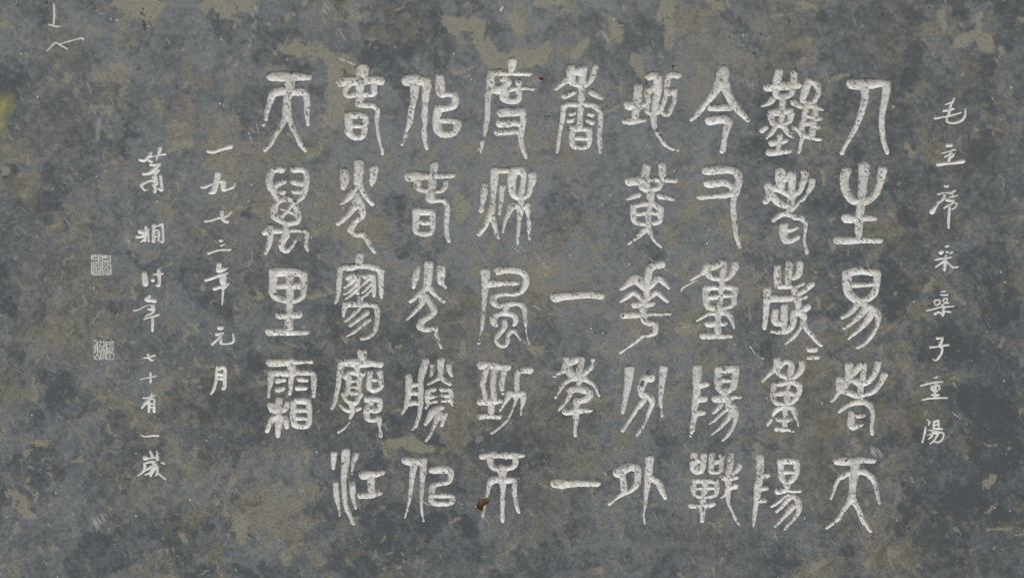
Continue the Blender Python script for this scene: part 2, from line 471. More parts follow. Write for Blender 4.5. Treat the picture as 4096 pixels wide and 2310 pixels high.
410,150,90 405,220,85 390,300,65 385,370,72 385,440,80
300,250,75 370,235,65 410,240,70
340,240,80 275,265,70 245,340,50 220,420,42 212,475,35
195,520,35 197,500,18
430,250,75 500,245,75 540,270,55 552,340,50 548,420,42 555,480,35 558,520,30
370,460,55 340,530,45 300,590,38 265,660,32 240,690,38 205,725,38
405,470,55 430,540,45 465,610,40 490,670,42 520,710,40 540,735,25
@萬 960 640 9 821
345,75,62 280,80,60 245,130,60 245,200,65 285,260,65 310,330,50
360,175,50 310,195,60 290,220,50
355,260,52 310,265,50
440,78,60 500,75,55 540,100,50 545,170,55 530,240,60 510,300,50 465,340,30
440,175,60 510,190,60
440,258,45 500,258,50
330,330,50 390,310,60 450,345,50
380,330,30 320,340,40 285,390,60 280,450,70 340,500,50 400,515,55 470,500,55 475,440,50 455,380,50
440,340,40 400,400,40 345,460,40
345,400,30 400,420,38 450,440,35
380,520,60 380,600,70 350,660,60 340,710,50 380,745,42 420,710,38 455,660,30
250,565,85 200,595,45
265,575,60 330,580,50 400,575,40 480,575,38 545,585,38 545,640,40 540,690,35 555,740,25
250,600,55 248,660,45 230,720,40 210,760,30
@里 960 1020 9 821
280,135,90 350,135,80 450,135,75 510,150,70
275,150,75 272,230,70 272,310,65 320,355,60 400,365,65 460,370,45 515,330,50 525,250,55 520,160,65
300,255,50 400,245,65 520,245,70
408,150,65 408,250,65 408,350,65 405,440,55 400,520,60 400,600,80
320,490,68 400,490,68 480,485,65
240,625,70 330,625,65 420,630,60 500,630,50 548,630,48
@霜 960 1400 9 821
250,98,75 330,98,70 410,95,65 500,93,38 590,92,35
425,90,70 425,160,70 420,230,50 415,300,35 410,355,28
265,180,60 330,185,60 400,190,60
255,190,65 250,260,48 238,330,28 235,378,25
440,180,60 530,180,55 590,185,50 608,230,48 605,310,40 605,375,30
310,245,55 360,240,42
310,320,55 355,310,42
490,235,50 545,245,38
475,308,50 535,310,40
320,405,62 315,480,72 315,560,65 315,640,55 310,700,38
255,445,62 265,485,58 310,500,50
385,430,45 375,470,50 340,495,50
320,535,60 265,560,60 240,610,42 222,660,35
320,535,50 365,560,60 385,630,35
470,410,60 540,415,60
440,430,52 435,520,52 445,600,55 490,620,52 550,615,52 568,560,48 568,480,48 560,420,50
465,490,45 560,490,45
465,555,42 560,555,42
@一 760 550 10 821 240
250,185,55 320,190,65 400,165,60 480,140,60 550,120,80
@九 760 550 10 821 240
382,500,85 368,580,85 345,660,85 320,730,90 270,755,40
170,675,60 220,665,60 290,635,30
400,600,50 450,600,65 455,660,75 460,710,65 520,700,40 590,670,50 620,610,15
@七 760 780 10 821 240
438,220,55 440,280,60 465,340,60 510,360,55
210,355,40 290,340,40 380,310,45 450,300,50 520,270,40 568,225,25
@三 760 780 10 821 240
410,622,42 435,620,42
430,682,40 470,665,22
250,795,38 330,765,35 420,745,35 550,740,42
@年 760 1020 10 821 240
400,130,70 390,200,75 450,190,70 505,180,30
215,340,50 290,315,50 370,285,45 440,260,60 510,240,30
460,260,80 450,340,100 470,400,70
340,455,55 400,435,50 470,430,60 530,390,25
455,440,40 450,520,32 445,600,28 440,675,20
@元 760 1220 10 821 240
400,308,62 430,308,62
365,390,55 390,390,50 440,375,25 450,375,25
455,380,18 400,435,40 350,485,45 305,525,45
425,465,40 425,510,48 460,525,30 580,505,40 598,450,35 590,390,25
@月 760 1400 10 821 240
370,225,40 365,310,45 362,380,45 345,460,42 320,540,45 285,600,22
390,250,60 440,230,60 475,250,50 480,320,45 475,400,50 475,480,55 460,520,50 430,510,15
390,320,60 430,330,60
400,385,40 440,385,50
@蕭 490 570 11 821 240
515,75,60 500,130,50 480,180,30 465,240,20
240,235,45 300,240,55 350,190,50 390,140,40
370,240,60 400,260,40
410,190,25 480,170,25 580,155,40
380,180,60
390,300,45 450,300,55 505,290,45
510,295,35 450,350,60 370,410,65 290,425,50
480,380,60 450,410,60 430,520,60
440,500,60 340,530,40 260,580,50 300,645,30 350,640,14
440,470,80 460,560,60 420,570,40 450,620,45 440,670,50
520,450,40 530,530,45 535,640,60 490,620,30
@嫻 490 800 11 821 240
320,365,40 325,430,55 305,490,55 310,550,40
240,430,65 290,440,70
200,500,50 260,490,45 330,430,30 375,395,14
355,440,28 355,500,30 358,555,38
250,575,15 300,530,50
430,345,60 425,400,45 420,470,40 425,560,55
430,360,30 500,340,30 540,325,45 550,400,30 555,480,38 550,560,50 510,560,25
445,415,25 490,410,40 500,470,38 490,550,30
440,455,20 490,440,28
440,490,25 490,490,28
440,490,50 430,540,45
@時 490 1040 11 821 240
300,180,70 305,250,85 315,320,80
495,130,45 500,190,60 505,260,42 495,340,50 455,340,20
425,190,22 480,190,30 545,180,35
415,270,55
@年 490 1040 11 821 240
365,490,50 330,535,60 400,545,70 440,555,60
150,685,25 220,675,25 300,630,20 380,605,14
410,620,60 410,660,60 360,665,40
430,670,45 400,720,40 330,750,22 310,790,25
300,800,28 380,770,35 430,760,45 495,740,30
410,760,40 412,840,40 410,960,38
@七 490 1390 11 821 240
350,85,30 360,130,30 395,165,35 425,160,25
295,135,25 350,130,25 390,115,25 440,100,35
@十 490 1390 11 821 240
385,340,32 385,400,32 382,465,32
240,425,25 310,410,22 380,400,25 460,380,20
@有 490 1550 11 821 240
285,135,28 330,135,25 390,120,25 460,95,20
405,80,25 360,150,40 310,210,50 265,270,35
360,160,45 365,250,45 358,325,32
380,150,25 435,155,25 430,240,40 435,320,45
370,215,35 420,215,25
385,260,25 420,260,25
@一 490 1550 11 821 240
265,645,28 310,660,25 400,650,32 490,650,32
@歲 490 1700 11 821 240
310,430,60 310,450,55 380,440,30 480,430,30
380,350,35 405,410,45
470,350,25 475,410,40 480,460,45
310,510,35 420,490,50 430,530,60
300,520,40 305,570,40 270,640,28 210,685,18
460,530,40 400,560,50 320,600,40 280,640,20
430,570,80 380,640,40 310,670,25
420,600,60 385,690,30
475,560,40 475,640,45 450,685,22
500,660,28 590,735,22
535,505,25 570,520,32
@毛 3680 380 12 821 240
465,45,28 445,90,45 400,110,30 345,130,14
430,120,30 410,180,40 400,240,45 370,300,30 375,360,40 440,380,35 540,360,40 600,310,40 620,240,30 622,190,22
325,215,35 400,200,40 450,185,45
210,315,45 300,300,30 400,285,25 480,260,25 560,240,25
@主 3680 550 12 821 240
380,100,65 420,100,65
300,210,22 380,190,25 450,165,30 485,160,25
420,180,30 415,240,40 400,300,45 400,330,40
340,265,25 400,225,30
450,215,30 460,240,30 430,270,25
250,365,60 350,350,50 450,345,48 590,322,62
@席 3680 730 12 821 240
345,45,45 375,45,50
250,155,30 330,135,25 410,135,40 485,105,28
340,160,40 310,230,45 240,270,28
300,240,40 250,290,25 200,350,50 165,395,75
440,140,25 450,190,25
400,190,25 450,190,30 510,172,25
370,230,60 450,245,55
330,345,28 400,300,35 470,275,25 505,290,25 480,340,25 440,360,25
405,330,40 398,430,38 390,530,42 393,615,35
@采 3680 940 12 821 240
340,158,14 365,150,32 390,145,30
285,235,65 300,225,60
370,225,45
410,245,25 435,228,40
355,270,30 345,320,50 345,380,50 338,470,38
310,460,12 335,480,25
210,335,28 290,318,28 370,310,30 430,298,22
330,350,40 270,395,30 215,435,20
370,360,25 410,400,30 450,430,42 520,430,28
@桑 3650 1100 12 821 240
390,228,14 440,220,28
380,270,14 470,265,38
300,350,28 330,335,28 370,340,28 370,380,30 330,405,28 300,370,22
420,350,22 440,315,25 475,315,25 465,360,28 435,375,25 490,375,28
410,400,45 430,430,35 420,500,50 415,545,38
190,480,28 280,460,30 370,435,28 450,430,28 565,420,22
310,520,50 350,500,35 400,520,30
430,490,25 490,495,30 520,500,28
@子 3630 1310 12 821 240
410,140,50 450,140,30 480,140,35 460,200,38 450,240,50 475,280,35 465,340,35 430,400,38 390,440,30 340,430,14
310,265,30 400,255,25 480,240,30 560,235,30
@重 3630 1470 12 821 240
350,138,12 385,128,25 410,122,28
190,238,32 280,215,28 370,195,28 480,188,22
395,190,38 395,230,30
340,260,55 350,290,60 400,310,40
390,240,30 435,240,30 435,290,30
385,230,40 375,330,40 375,400,40
335,365,32 420,365,40
205,435,30 290,415,32 390,405,38 480,405,30 540,410,25
@陽 3630 1620 12 821 240
262,192,18 300,215,30 290,260,22
245,290,25 240,360,35 220,440,30 205,500,25
415,205,45 430,280,25 425,320,30
365,210,35 360,270,35 355,330,30
360,215,28 430,210,30
370,262,22 420,262,22
360,310,35 410,310,40 470,318,32
280,335,18 350,340,35 400,360,60 350,370,50
400,350,45 450,362,30 495,385,28 480,450,28 430,495,32 370,490,25
340,380,45 330,420,35 285,460,20
310,390,25 268,408,12
420,380,40 380,450,32 350,490,30 310,520,25
@印 340 1000 13 821 140
155,110,32 155,210,32 200,115,32 200,150,32
237,105,30 237,150,30
275,110,28 275,150,28
198,195,28 198,220,28
237,190,30 237,220,30
282,190,28 282,220,28
155,265,28 155,400,30 160,530,30 200,570,24 290,578,22 375,578,20
198,270,26 192,400,26 190,545,26
237,270,30 232,400,30 230,550,26
275,265,28 270,330,28 270,550,30
322,110,34 320,200,32 320,280,30
370,105,30 370,160,32
370,200,30 350,215,20
340,280,26 385,280,28
280,320,24 330,310,24 370,330,26 370,450,26 368,570,22
325,360,34 310,410,30 330,410,25
325,460,40 325,560,36
408,120,30 405,300,30 405,450,28 405,550,24 440,575,24
440,130,28 430,180,20 490,120,30 490,190,26 460,160,30
535,120,22 535,190,24
590,130,26 600,270,26
430,240,26 520,240,24 590,240,24
435,272,24 480,272,24 520,272,24 570,272,24
435,312,22 490,312,22 560,308,28
520,345,24 570,350,28 575,390,24
470,350,24 440,350,20 440,385,24
480,370,26 480,420,28 440,455,22
520,370,26 520,430,26 570,455,22
605,320,24 605,450,28 608,560,24
440,490,26 440,570,22
482,470,26 482,570,26
525,470,28 525,570,26 575,578,16
562,480,28 562,560,28
@印 340 1340 13 821 140
210,130,22 250,115,18 280,120,10
210,240,18 208,310,18
210,380,18 208,410,20
243,215,20 240,310,20 237,400,22
285,155,24 285,280,26 288,400,20
290,155,16 360,155,16 440,165,18 435,280,16 400,270,14 360,260,18 360,180,16
365,140,20 365,110,14 430,110,12
475,120,18 475,240,18 440,270,14
335,240,20 330,320,22 325,410,18
210,470,16 215,540,20
240,550,22 265,480,18 290,430,18 320,490,20 345,540,22
375,545,26 378,350,22 420,320,20 465,345,24 470,460,24 472,545,22
425,320,20 425,430,22 425,545,22
495,115,14 570,115,14
500,155,20 570,165,20 640,170,18
630,130,20 660,145,28 650,180,20
510,200,30 510,300,28 508,430,26 506,550,20
520,200,16 590,205,16 660,200,16
560,243,16 640,243,18
665,220,16 668,320,16 640,330,14
540,290,20 550,370,28 600,390,26 640,350,20 640,290,18 560,285,16
590,290,18 590,350,22 620,330,12
660,378,26
520,415,16 600,420,18 670,430,16 668,550,14
585,430,18 585,545,22
215,555,16 320,565,16 450,560,14 600,565,14 670,555,20
"""
BLOTS = """T 0 0
t 500,20,60 600,30,90 650,15,100
t 900,20,80 1000,30,100 1080,10,60
t 960,80,30 1000,90,20
t 475,275,42 505,262,34
f 470,340,90 500,410,80 440,370,60
t 475,490,28
t 375,365,20 390,400,22
t 640,80,20 660,30,22 672,-10,20
t 1190,190,30 1290,205,60 1390,230,60 1430,330,80 1430,440,90 1400,520,50
f 1370,640,60 1250,660,60
f 560,480,70 650,470,60 780,470,90 760,590,90
t 690,430,20 660,460,18
t 800,600,40 780,620,30
f 860,350,50 920,345,30
t 740,640,22 760,600,20
f 450,680,50 540,690,40
f 50,800,50 150,790,50
t 20,715,25 45,718,18
f 1100,690,50 1150,680,30
t 1080,545,18 1100,560,12
t 1210,90,25 1230,60,20
t 1380,60,20
t 550,180,10 540,205,10
t 550,340,18
t 130,185,16
f 780,200,40 785,330,50
d 1210,235,36 1225,250,28
d 1290,285,50
d 1365,370,50 1350,350,40
d 50,740,90
d 180,110,50 170,60,40
d 930,110,70
w 1090,95,10 1075,140,16 1060,200,10
w 975,255,14 960,280,14
w 1000,285,6 985,310,8
w 435,490,10 410,610,16
w 232,20,8 230,105,10
w 118,270,14
w 1390,30,30 1380,80,10
w 1060,70,26 1100,40,16
y 0,450,60
y 5,510,30
r 612,90,8 615,130,8
r 600,60,10
r 200,10,12
T 1366 0
t 590,100,60 600,180,70 640,240,70 720,260,90 830,240,80 870,200,60
t 470,110,80 560,100,60
f 200,60,90 300,150,90 120,140,60
t 0,250,80 50,290,40
t 740,80,50 760,120,60
t 1170,100,60 1160,160,50
t 1010,230,60 1030,190,50
t 1240,260,50 1270,310,36
t 1390,90,70 1400,180,50 1390,20,70
t 1170,460,40 1140,480,30
t 860,20,60 930,8,40
f 950,640,70 900,600,60
t 740,625,30 780,640,24
f 800,580,50
f 520,470,40 540,500,40
f 30,470,80
t 480,290,10 520,305,10 560,290,10
f 1220,420,60 1200,370,60
t 1090,160,24 1070,180,14
f 60,560,50
f 560,640,60
t 170,690,14 200,660,10
t 850,690,12
f 1000,40,80
f 350,460,40
f 820,330,60
f 380,640,80
d 440,190,90 430,240,100
d 655,120,80
d 880,160,70 950,120,70
d 1300,110,110 1310,190,90
d 400,110,80
d 110,230,80
d 890,260,40 880,380,80
d 1090,250,90 1130,330,60
d 290,210,60
d 1050,90,90
w 692,15,8 680,40,6
w 560,350,14 580,360,8
w 720,90,8
w 1110,145,14 1130,180,12
w 260,255,14
w 830,350,14 850,335,10
T 2730 0
t 1275,70,22 1250,130,50 1185,170,50
t 1290,160,50 1295,200,40
t 1100,60,24 1105,100,24
f 1230,270,80 1180,250,60 1230,320,50
t 960,610,24 960,650,25
f 150,40,50 60,60,60 0,50,60
t 150,30,40 110,10,40
t 640,332,24 700,325,22
t 520,20,30 560,40,24
f 900,120,40 900,220,80 890,260,50
f 320,680,50
f 1060,600,60 1050,680,50
t 1040,185,14 1070,195,8
f 500,200,80
t 505,260,20
t 1345,205,18 1350,240,18
t 875,770,30
f 60,330,50
t 50,640,20 30,650,10
f 700,50,60 690,110,50
t 340,20,20
t 390,70,14 420,60,16
f 1020,380,60 940,460,60
f 800,480,50
t 610,340,8 600,400,10
t 300,380,16 290,350,12
f 1350,480,40 1330,600,50
f 640,600,60
t 1380,50,10
t 1430,80,30
f 740,170,60
d 260,150,80 290,220,60 240,90,50
d 190,60,60
d 460,205,40
d 990,340,90 960,380,60
d 1000,90,70 960,60,60
d 740,650,70
d 1230,240,40
d 400,380,60
d 1200,60,60
d 600,100,60
w 768,115,8
w 412,165,10
w 960,400,5 1010,440,5
T 0 770
d 300,800,90 220,790,80
d 490,500,60
d 880,580,28
d 1080,700,60
d 1060,100,70
d 50,500,80
t 548,400,40 570,440,30
f 420,430,90 400,500,50
f 230,140,60
t 310,265,14 280,300,12
f 430,600,30 470,570,30 540,520,40
t 855,170,36
t 795,640,18 830,660,14
t 1110,430,36 1080,440,20
f 720,560,60
f 250,560,90 200,520,60
f 540,650,60
t 1380,620,12 1360,665,10
f 1150,80,60 1110,40,40
f 900,520,60
t 380,150,8 375,210,10
t 1050,330,14 1075,240,14
t 705,400,12 712,470,10
t 740,600,16
t 1300,440,12 1440,430,12
f 1360,60,50 1440,80,40
t 650,360,10 640,400,6
t 940,40,12 970,90,10
t 775,235,20
f 200,370,30
f 120,400,30
t 340,620,12
t 160,740,10 180,730,8
f 60,790,60
f 130,60,60
f 730,760,50
t 910,460,16 895,480,10
t 1000,480,18
w 60,150,3 160,200,3
w 60,280,14
T 1366 770
t 520,40,70 500,110,34
t 820,670,50 855,682,26 780,640,18
t 870,340,44
f 960,90,100 1050,130,110 920,200,100
f 140,160,110 60,200,60
f 560,450,100 550,520,60
f 830,440,80
t 1240,610,44
t 520,700,36 510,660,24
f 880,540,50 820,520,40
f 1400,190,70 1440,200,60
t 1170,60,12 1100,60,12
t 600,600,14
f 60,600,14
f 700,700,40
t 200,640,10 220,670,10
t 430,290,12 400,330,8
f 300,120,40
f 1150,480,20
t 20,608,14
f 480,590,30
t 1290,640,8 1310,620,8
t 610,90,12 560,140,8
d 220,60,110
d 1340,280,60
d 690,140,40
d 1130,280,50
d 260,260,60
w 380,400,5
w 700,160,3 790,260,3 900,330,3
w 1380,270,3 1456,320,3
w 900,480,3 990,530,3
T 2730 770
t 30,570,60 0,572,60
t 640,215,40
t 1040,415,34 1070,380,28
f 1140,410,40 1120,380,40
f 1220,510,60
t 1205,470,14 1160,440,14
f 1010,515,35
f 840,130,90 900,90,60
t 895,95,22
f 160,140,36
f 270,400,60
f 620,450,50
t 650,380,8 620,420,10
f 570,780,80
t 600,760,20
f 640,640,50
f 1420,370,40
f 1190,130,40
f 1370,110,100
t 1400,20,24
t 1430,210,14
f 40,740,30
t 700,590,20
f 40,130,100
t 170,120,16 175,170,12
f 250,270,50
f 560,130,40
f 820,20,60
f 1040,130,30
d 960,80,90
d 720,60,40
d 880,330,120 900,480,120
d 1300,300,200 1350,500,160
d 1150,640,150
T 0 1540
d 260,50,160 340,60,90
d 380,100,60 300,110,80
t 90,500,80 110,540,50 60,470,40
t 70,600,30
f 60,30,80 150,30,60
t 150,255,50 190,245,30
t 120,290,24
f 200,320,40 180,290,40
t 345,322,22 310,335,12
f 480,400,80 420,350,40
t 480,525,30
t 1305,280,36 1290,340,18
f 1130,500,130 1200,560,120 1080,460,80
t 1030,600,60 1040,670,34
t 1015,560,40
f 840,560,110 730,600,80
t 780,645,34
t 1000,385,34 985,425,16
t 1115,240,22
t 1240,475,10 1290,515,10
d 420,720,190
d 330,770,120 500,760,80
f 560,790,60 620,760,60
f 450,60,80 480,10,60
t 440,283,12 480,288,8
f 1290,650,60
t 1290,670,20
d 1010,480,50
f 860,290,30
f 620,220,60 560,230,50
t 680,150,10 640,180,10
t 190,535,24
f 520,420,70
f 1290,460,50
d 880,600,50 860,580,40
f 1400,30,30
t 1330,590,8 1380,560,6
f 760,290,30
f 940,700,90
f 740,730,60
f 940,800,60
w 400,600,50 450,560,40
w 300,560,30
T 1366 1540
t 300,260,60 380,270,40 220,250,50
f 500,260,90 500,340,70 560,320,50 540,410,60
f 450,150,80 540,100,60
t 900,362,22
f 1190,250,70
f 830,130,40 1110,110,50
f 720,690,60
t 740,680,20
f 1090,805,60
t 1100,790,30
f 1010,610,50 1040,570,40
t 600,220,34
f 60,690,60
f 0,600,60
t 180,205,20
f 830,600,60 850,560,40
t 545,500,20
f 700,20,30
f 1240,120,40
f 790,430,20 820,480,14
t 200,715,8 230,695,8
t 275,700,8 270,740,8
t 1130,660,8 1100,680,6
t 1200,640,12 1210,610,8
t 1340,610,8 1370,600,8
t 600,800,24
f 230,800,30
w 30,740,8 80,790,6
d 540,620,100
d 380,600,120
d 980,640,60
T 2730 1540
f 950,580,60 1000,560,50
f 1080,580,60
t 1160,625,26
t 900,720,50 895,680,22
f 620,770,110 540,790,100 480,770,60
t 620,745,30 560,770,50
t 780,750,44
f 960,720,80 1000,700,60
f 430,710,60
t 1320,390,34 1290,420,26
f 1400,610,80
t 1400,620,10 1300,620,10
f 1000,100,80 1060,130,80 930,150,60 860,100,100
t 1040,110,20
f 650,150,100 560,180,60
f 1200,290,60 1210,230,40
t 310,300,40 330,260,34
f 250,100,60
t 850,345,18
t 905,348,14
t 1330,690,26
f 1440,490,40
t 1210,310,20
f 40,780,60
t 130,580,8 170,600,8
t 240,580,12
w 790,275,40 850,290,30
w 770,345,16
d 1000,480,60
d 700,700,60
f 1130,800,60
d 1250,60,160
d 1330,150,160
"""

def pts_of(line):
    out = []; wd = 100.0
    for tok in line.split():
        v = [float(a) for a in tok.split(',')]
        if len(v) > 2: wd = v[2]
        out.append((v[0], v[1], wd))
    return np.array(out)

def smooth(p, n=5):
    if len(p) < 3: return p
    q = np.vstack([2 * p[0] - p[1], p, 2 * p[-1] - p[-2]]); res = []
    for i in range(1, len(q) - 2):
        for t in np.arange(n) / n:
            a, b, c, d = q[i - 1], q[i], q[i + 1], q[i + 2]
            r = 0.5 * (2 * b + (c - a) * t + (2 * a - 5 * b + 4 * c - d) * t * t + (3 * b - a - 3 * c + d) * t ** 3)
            r[2] = b[2] + (c[2] - b[2]) * t
            res.append(r)
    res.append(p[-1]); return np.array(res)

glyphs = []
for line in GLYPHS.strip().splitlines():
    if line.startswith('@'):
        f = line[1:].split(); x0, y0, col = float(f[1]), float(f[2]), int(f[3])
        out = float(f[4]) if len(f) > 4 else 1453.0
        crop = float(f[5]) if len(f) > 5 else 400.0
        k = crop / out
        glyphs.append(dict(name=f[0], col=col, strokes=[], k=k, x0=x0, y0=y0))
    elif line.strip():
        g = glyphs[-1]; p = smooth(pts_of(line))
        p = p * g['k']; p[:, 0] += g['x0']; p[:, 1] += g['y0']
        g['strokes'].append(p)
NG = len(glyphs)

# shallow scratches: fine white cuts in the polished face (x, y, width)
SCR = [[(215, 18, 5), (217, 60, 7), (213, 104, 5)], [(196, 98, 5), (225, 107, 6), (243, 104, 4)],
       [(188, 204, 4), (205, 186, 6), (222, 172, 7), (236, 178, 5), (268, 196, 6)], [(236, 177, 4), (285, 163, 4), (329, 153, 5), (332, 160, 6)],
       [(340, 2, 2.4), (380, 36, 2.4), (418, 63, 2.4)], [(441, 76, 3), (460, 78, 3), (473, 83, 4)],
       [(972, 484, 2.6), (995, 530, 2.6), (1014, 583, 2.6)], [(1025, 494, 2.6), (1037, 540, 2.6), (1048, 563, 2.6)],
       [(880, 412, 2), (905, 448, 2), (942, 455, 2)],
       [(878, 415, 2.2), (930, 440, 2.2), (960, 480, 2.2)],
       [(350, 696, 2), (430, 718, 2)], [(302, 706, 2), (332, 717, 2)],
       [(2010, 30, 7), (2003, 42, 6)], [(560, 1795, 2.2), (640, 1812, 2.2)],
       [(2595, 1032, 2.4), (2700, 1100, 2.4), (2762, 1120, 2.4)], [(2120, 1215, 2.2), (2220, 1265, 2.2), (2330, 1320, 2.2), (2440, 1335, 2.2)],
       [(2790, 1120, 2.6), (2733, 1150, 5), (2726, 1162, 7)],
       [(2710, 1300, 2.2), (2850, 1330, 2.2), (2960, 1392, 2.2)],
       [(2000, 945, 2.4), (2080, 1010, 2.4), (2110, 1030, 2.4)], [(1680, 1995, 3), (1700, 2010, 3), (1722, 2018, 3)],
       [(1780, 1992, 2.4), (1820, 2000, 2.4), (1860, 2020, 2.4), (1905, 2024, 3)],
       [(1790, 1985, 2.2), (1850, 2005, 2.2)], [(2170, 1835, 2.2), (2210, 1868, 2.2)],
       [(3000, 1385, 3), (3040, 1430, 3), (3110, 1435, 2)], [(3000, 1432, 2), (3060, 1430, 2.4), (3100, 1434, 3)],
       [(3690, 1500, 2), (3780, 1640, 2)], [(3775, 1620, 2.4), (3850, 1680, 2.4), (3900, 1720, 2.4)],
       [(1345, 230, 2.4), (1420, 260, 3)], [(1600, 2200, 2.6), (1625, 2230, 2.6), (1660, 2250, 2.6)],
       [(2395, 565, 2), (2470, 560, 2)], [(1582, 1180, 2), (1620, 1240, 2)]]

# ---------------------------------------------------------------- distance field of everything cut into the stone
H = 2.0
X0, X1, Y0, Y1 = -72.0, 4168.0, -72.0, 2384.0
NX, NY = int((X1 - X0) / H) + 1, int((Y1 - Y0) / H) + 1
if (NX - 1) % 2: NX += 1; X1 = X0 + (NX - 1) * H
if (NY - 1) % 2: NY += 1; Y1 = Y0 + (NY - 1) * H

def vnoise(nx, ny, period, seed, h=H):
    """smooth lattice noise, about -1..1"""
    r = np.random.default_rng(seed)
    gx, gy = int(nx * h / period) + 4, int(ny * h / period) + 4
    g = r.uniform(-1, 1, (gy, gx)).astype(np.float32)
    xs = np.arange(nx) * h / period; ys = np.arange(ny) * h / period
    xi = xs.astype(int); yi = ys.astype(int); fx = xs - xi; fy = ys - yi
    fx = fx * fx * (3 - 2 * fx); fy = fy * fy * (3 - 2 * fy)
    a = g[yi][:, xi]; b = g[yi][:, xi + 1]; c = g[yi + 1][:, xi]; d = g[yi + 1][:, xi + 1]
    return ((a * (1 - fx) + b * fx) * (1 - fy)[:, None] + (c * (1 - fx) + d * fx) * fy[:, None]).astype(np.float32)

SDF = np.full((NY, NX), 40.0, np.float32); OWN = np.full((NY, NX), -1, np.int16); DEEP = np.ones((NY, NX), np.float32)

def splat(field, p, h, own=None, oid=0, pad=10.0, deep=None, dval=1.0):
    ny, nx = field.shape
    segs = list(zip(p[:-1], p[1:])) if len(p) > 1 else [(p[0], p[0])]
    for a, b in segs:
        r = max(a[2], b[2]) / 2 + pad
        i0 = max(0, int((min(a[0], b[0]) - r - X0) / h)); i1 = min(nx, int((max(a[0], b[0]) + r - X0) / h) + 2)
        j0 = max(0, int((min(a[1], b[1]) - r - Y0) / h)); j1 = min(ny, int((max(a[1], b[1]) + r - Y0) / h) + 2)
        if i1 <= i0 or j1 <= j0: continue
        xs = (X0 + np.arange(i0, i1) * h)[None, :]; ys = (Y0 + np.arange(j0, j1) * h)[:, None]
        dx, dy = b[0] - a[0], b[1] - a[1]; L = dx * dx + dy * dy
        t = np.clip(((xs - a[0]) * dx + (ys - a[1]) * dy) / L, 0, 1) if L > 1e-9 else np.zeros((j1 - j0, i1 - i0))
        d = np.sqrt((xs - a[0] - t * dx) ** 2 + (ys - a[1] - t * dy) ** 2) - (a[2] + (b[2] - a[2]) * t) / 2
        sub = field[j0:j1, i0:i1]; m = d < sub
        sub[m] = d[m]
        if own is not None: own[j0:j1, i0:i1][m] = oid
        if deep is not None: deep[j0:j1, i0:i1][m] = dval

for gi, g in enumerate(glyphs):
    dv = 0.35 if g['col'] == 13 else (0.8 if g['col'] >= 10 else 1.0)
    for p in g['strokes']:
        q = p.copy()
        splat(SDF, q, H, OWN, gi, 10.0, DEEP, dv)
for si, s in enumerate(SCR):
    p = smooth(np.array(s, float)); p[:, 2] += 0.6
    splat(SDF, p, H, OWN, NG + si, 8.0, DEEP, 0.16)
big = DEEP > 0.9
wob = 0.9 * vnoise(NX, NY, 16, 1) + 0.85 * vnoise(NX, NY, 7, 2)
SDF += np.where(big, wob, 0.35 * wob)

# ---------------------------------------------------------------- stains and marks belonging to the stone
HB = 4.0
MX, MY = (NX - 1) // 2 + 1, (NY - 1) // 2 + 1
K = 1366 / 1456
maps = {}
def stain(kind, p, soft):
    f = np.full((MY, MX), 60.0, np.float32); 
    splat(f, p, HB, pad=soft * 1.6)
    v = np.clip(0.5 - f / (2 * soft), 0, 1)
    maps[kind] = np.maximum(maps.get(kind, 0), v)
tx = ty = 0
for line in BLOTS.strip().splitlines():
    f = line.split()
    if f[0] == 'T': tx, ty = float(f[1]), float(f[2]); continue
    p = smooth(pts_of(' '.join(f[1:])), 4) * K; p[:, 0] += tx; p[:, 1] += ty
    wid = p[:, 2].mean()
    stain(f[0], p, {'t': min(14, 4 + wid * .18), 'f': min(40, 8 + wid * .4), 'd': min(16, 6 + wid * .12), 'w': 9, 'y': 42, 'r': 7}[f[0]])
# countless little worm-like flakes of paler film, denser towards the left as on the stone
fl = np.full((MY, MX), 60.0, np.float32)
for i in range(1500):
    x = rng.uniform(X0, X1); y = rng.uniform(Y0, Y1)
    if x > 1400 and rng.random() < 0.6: continue
    L = rng.uniform(12, 80) * (1 if rng.random() < .8 else 1.5); a = rng.uniform(0, math.pi); c = rng.uniform(-1.1, 1.1); wd = rng.uniform(4, 14)
    p = np.array([[x, y, wd * .6], [x + L / 2 * math.cos(a), y + L / 2 * math.sin(a), wd], [x + L / 2 * (math.cos(a) + math.cos(a + c)), y + L / 2 * (math.sin(a) + math.sin(a + c)), wd * .5]])
    splat(fl, smooth(p, 3), HB, pad=10)
maps['k'] = np.clip(0.5 - fl / 14, 0, 1)

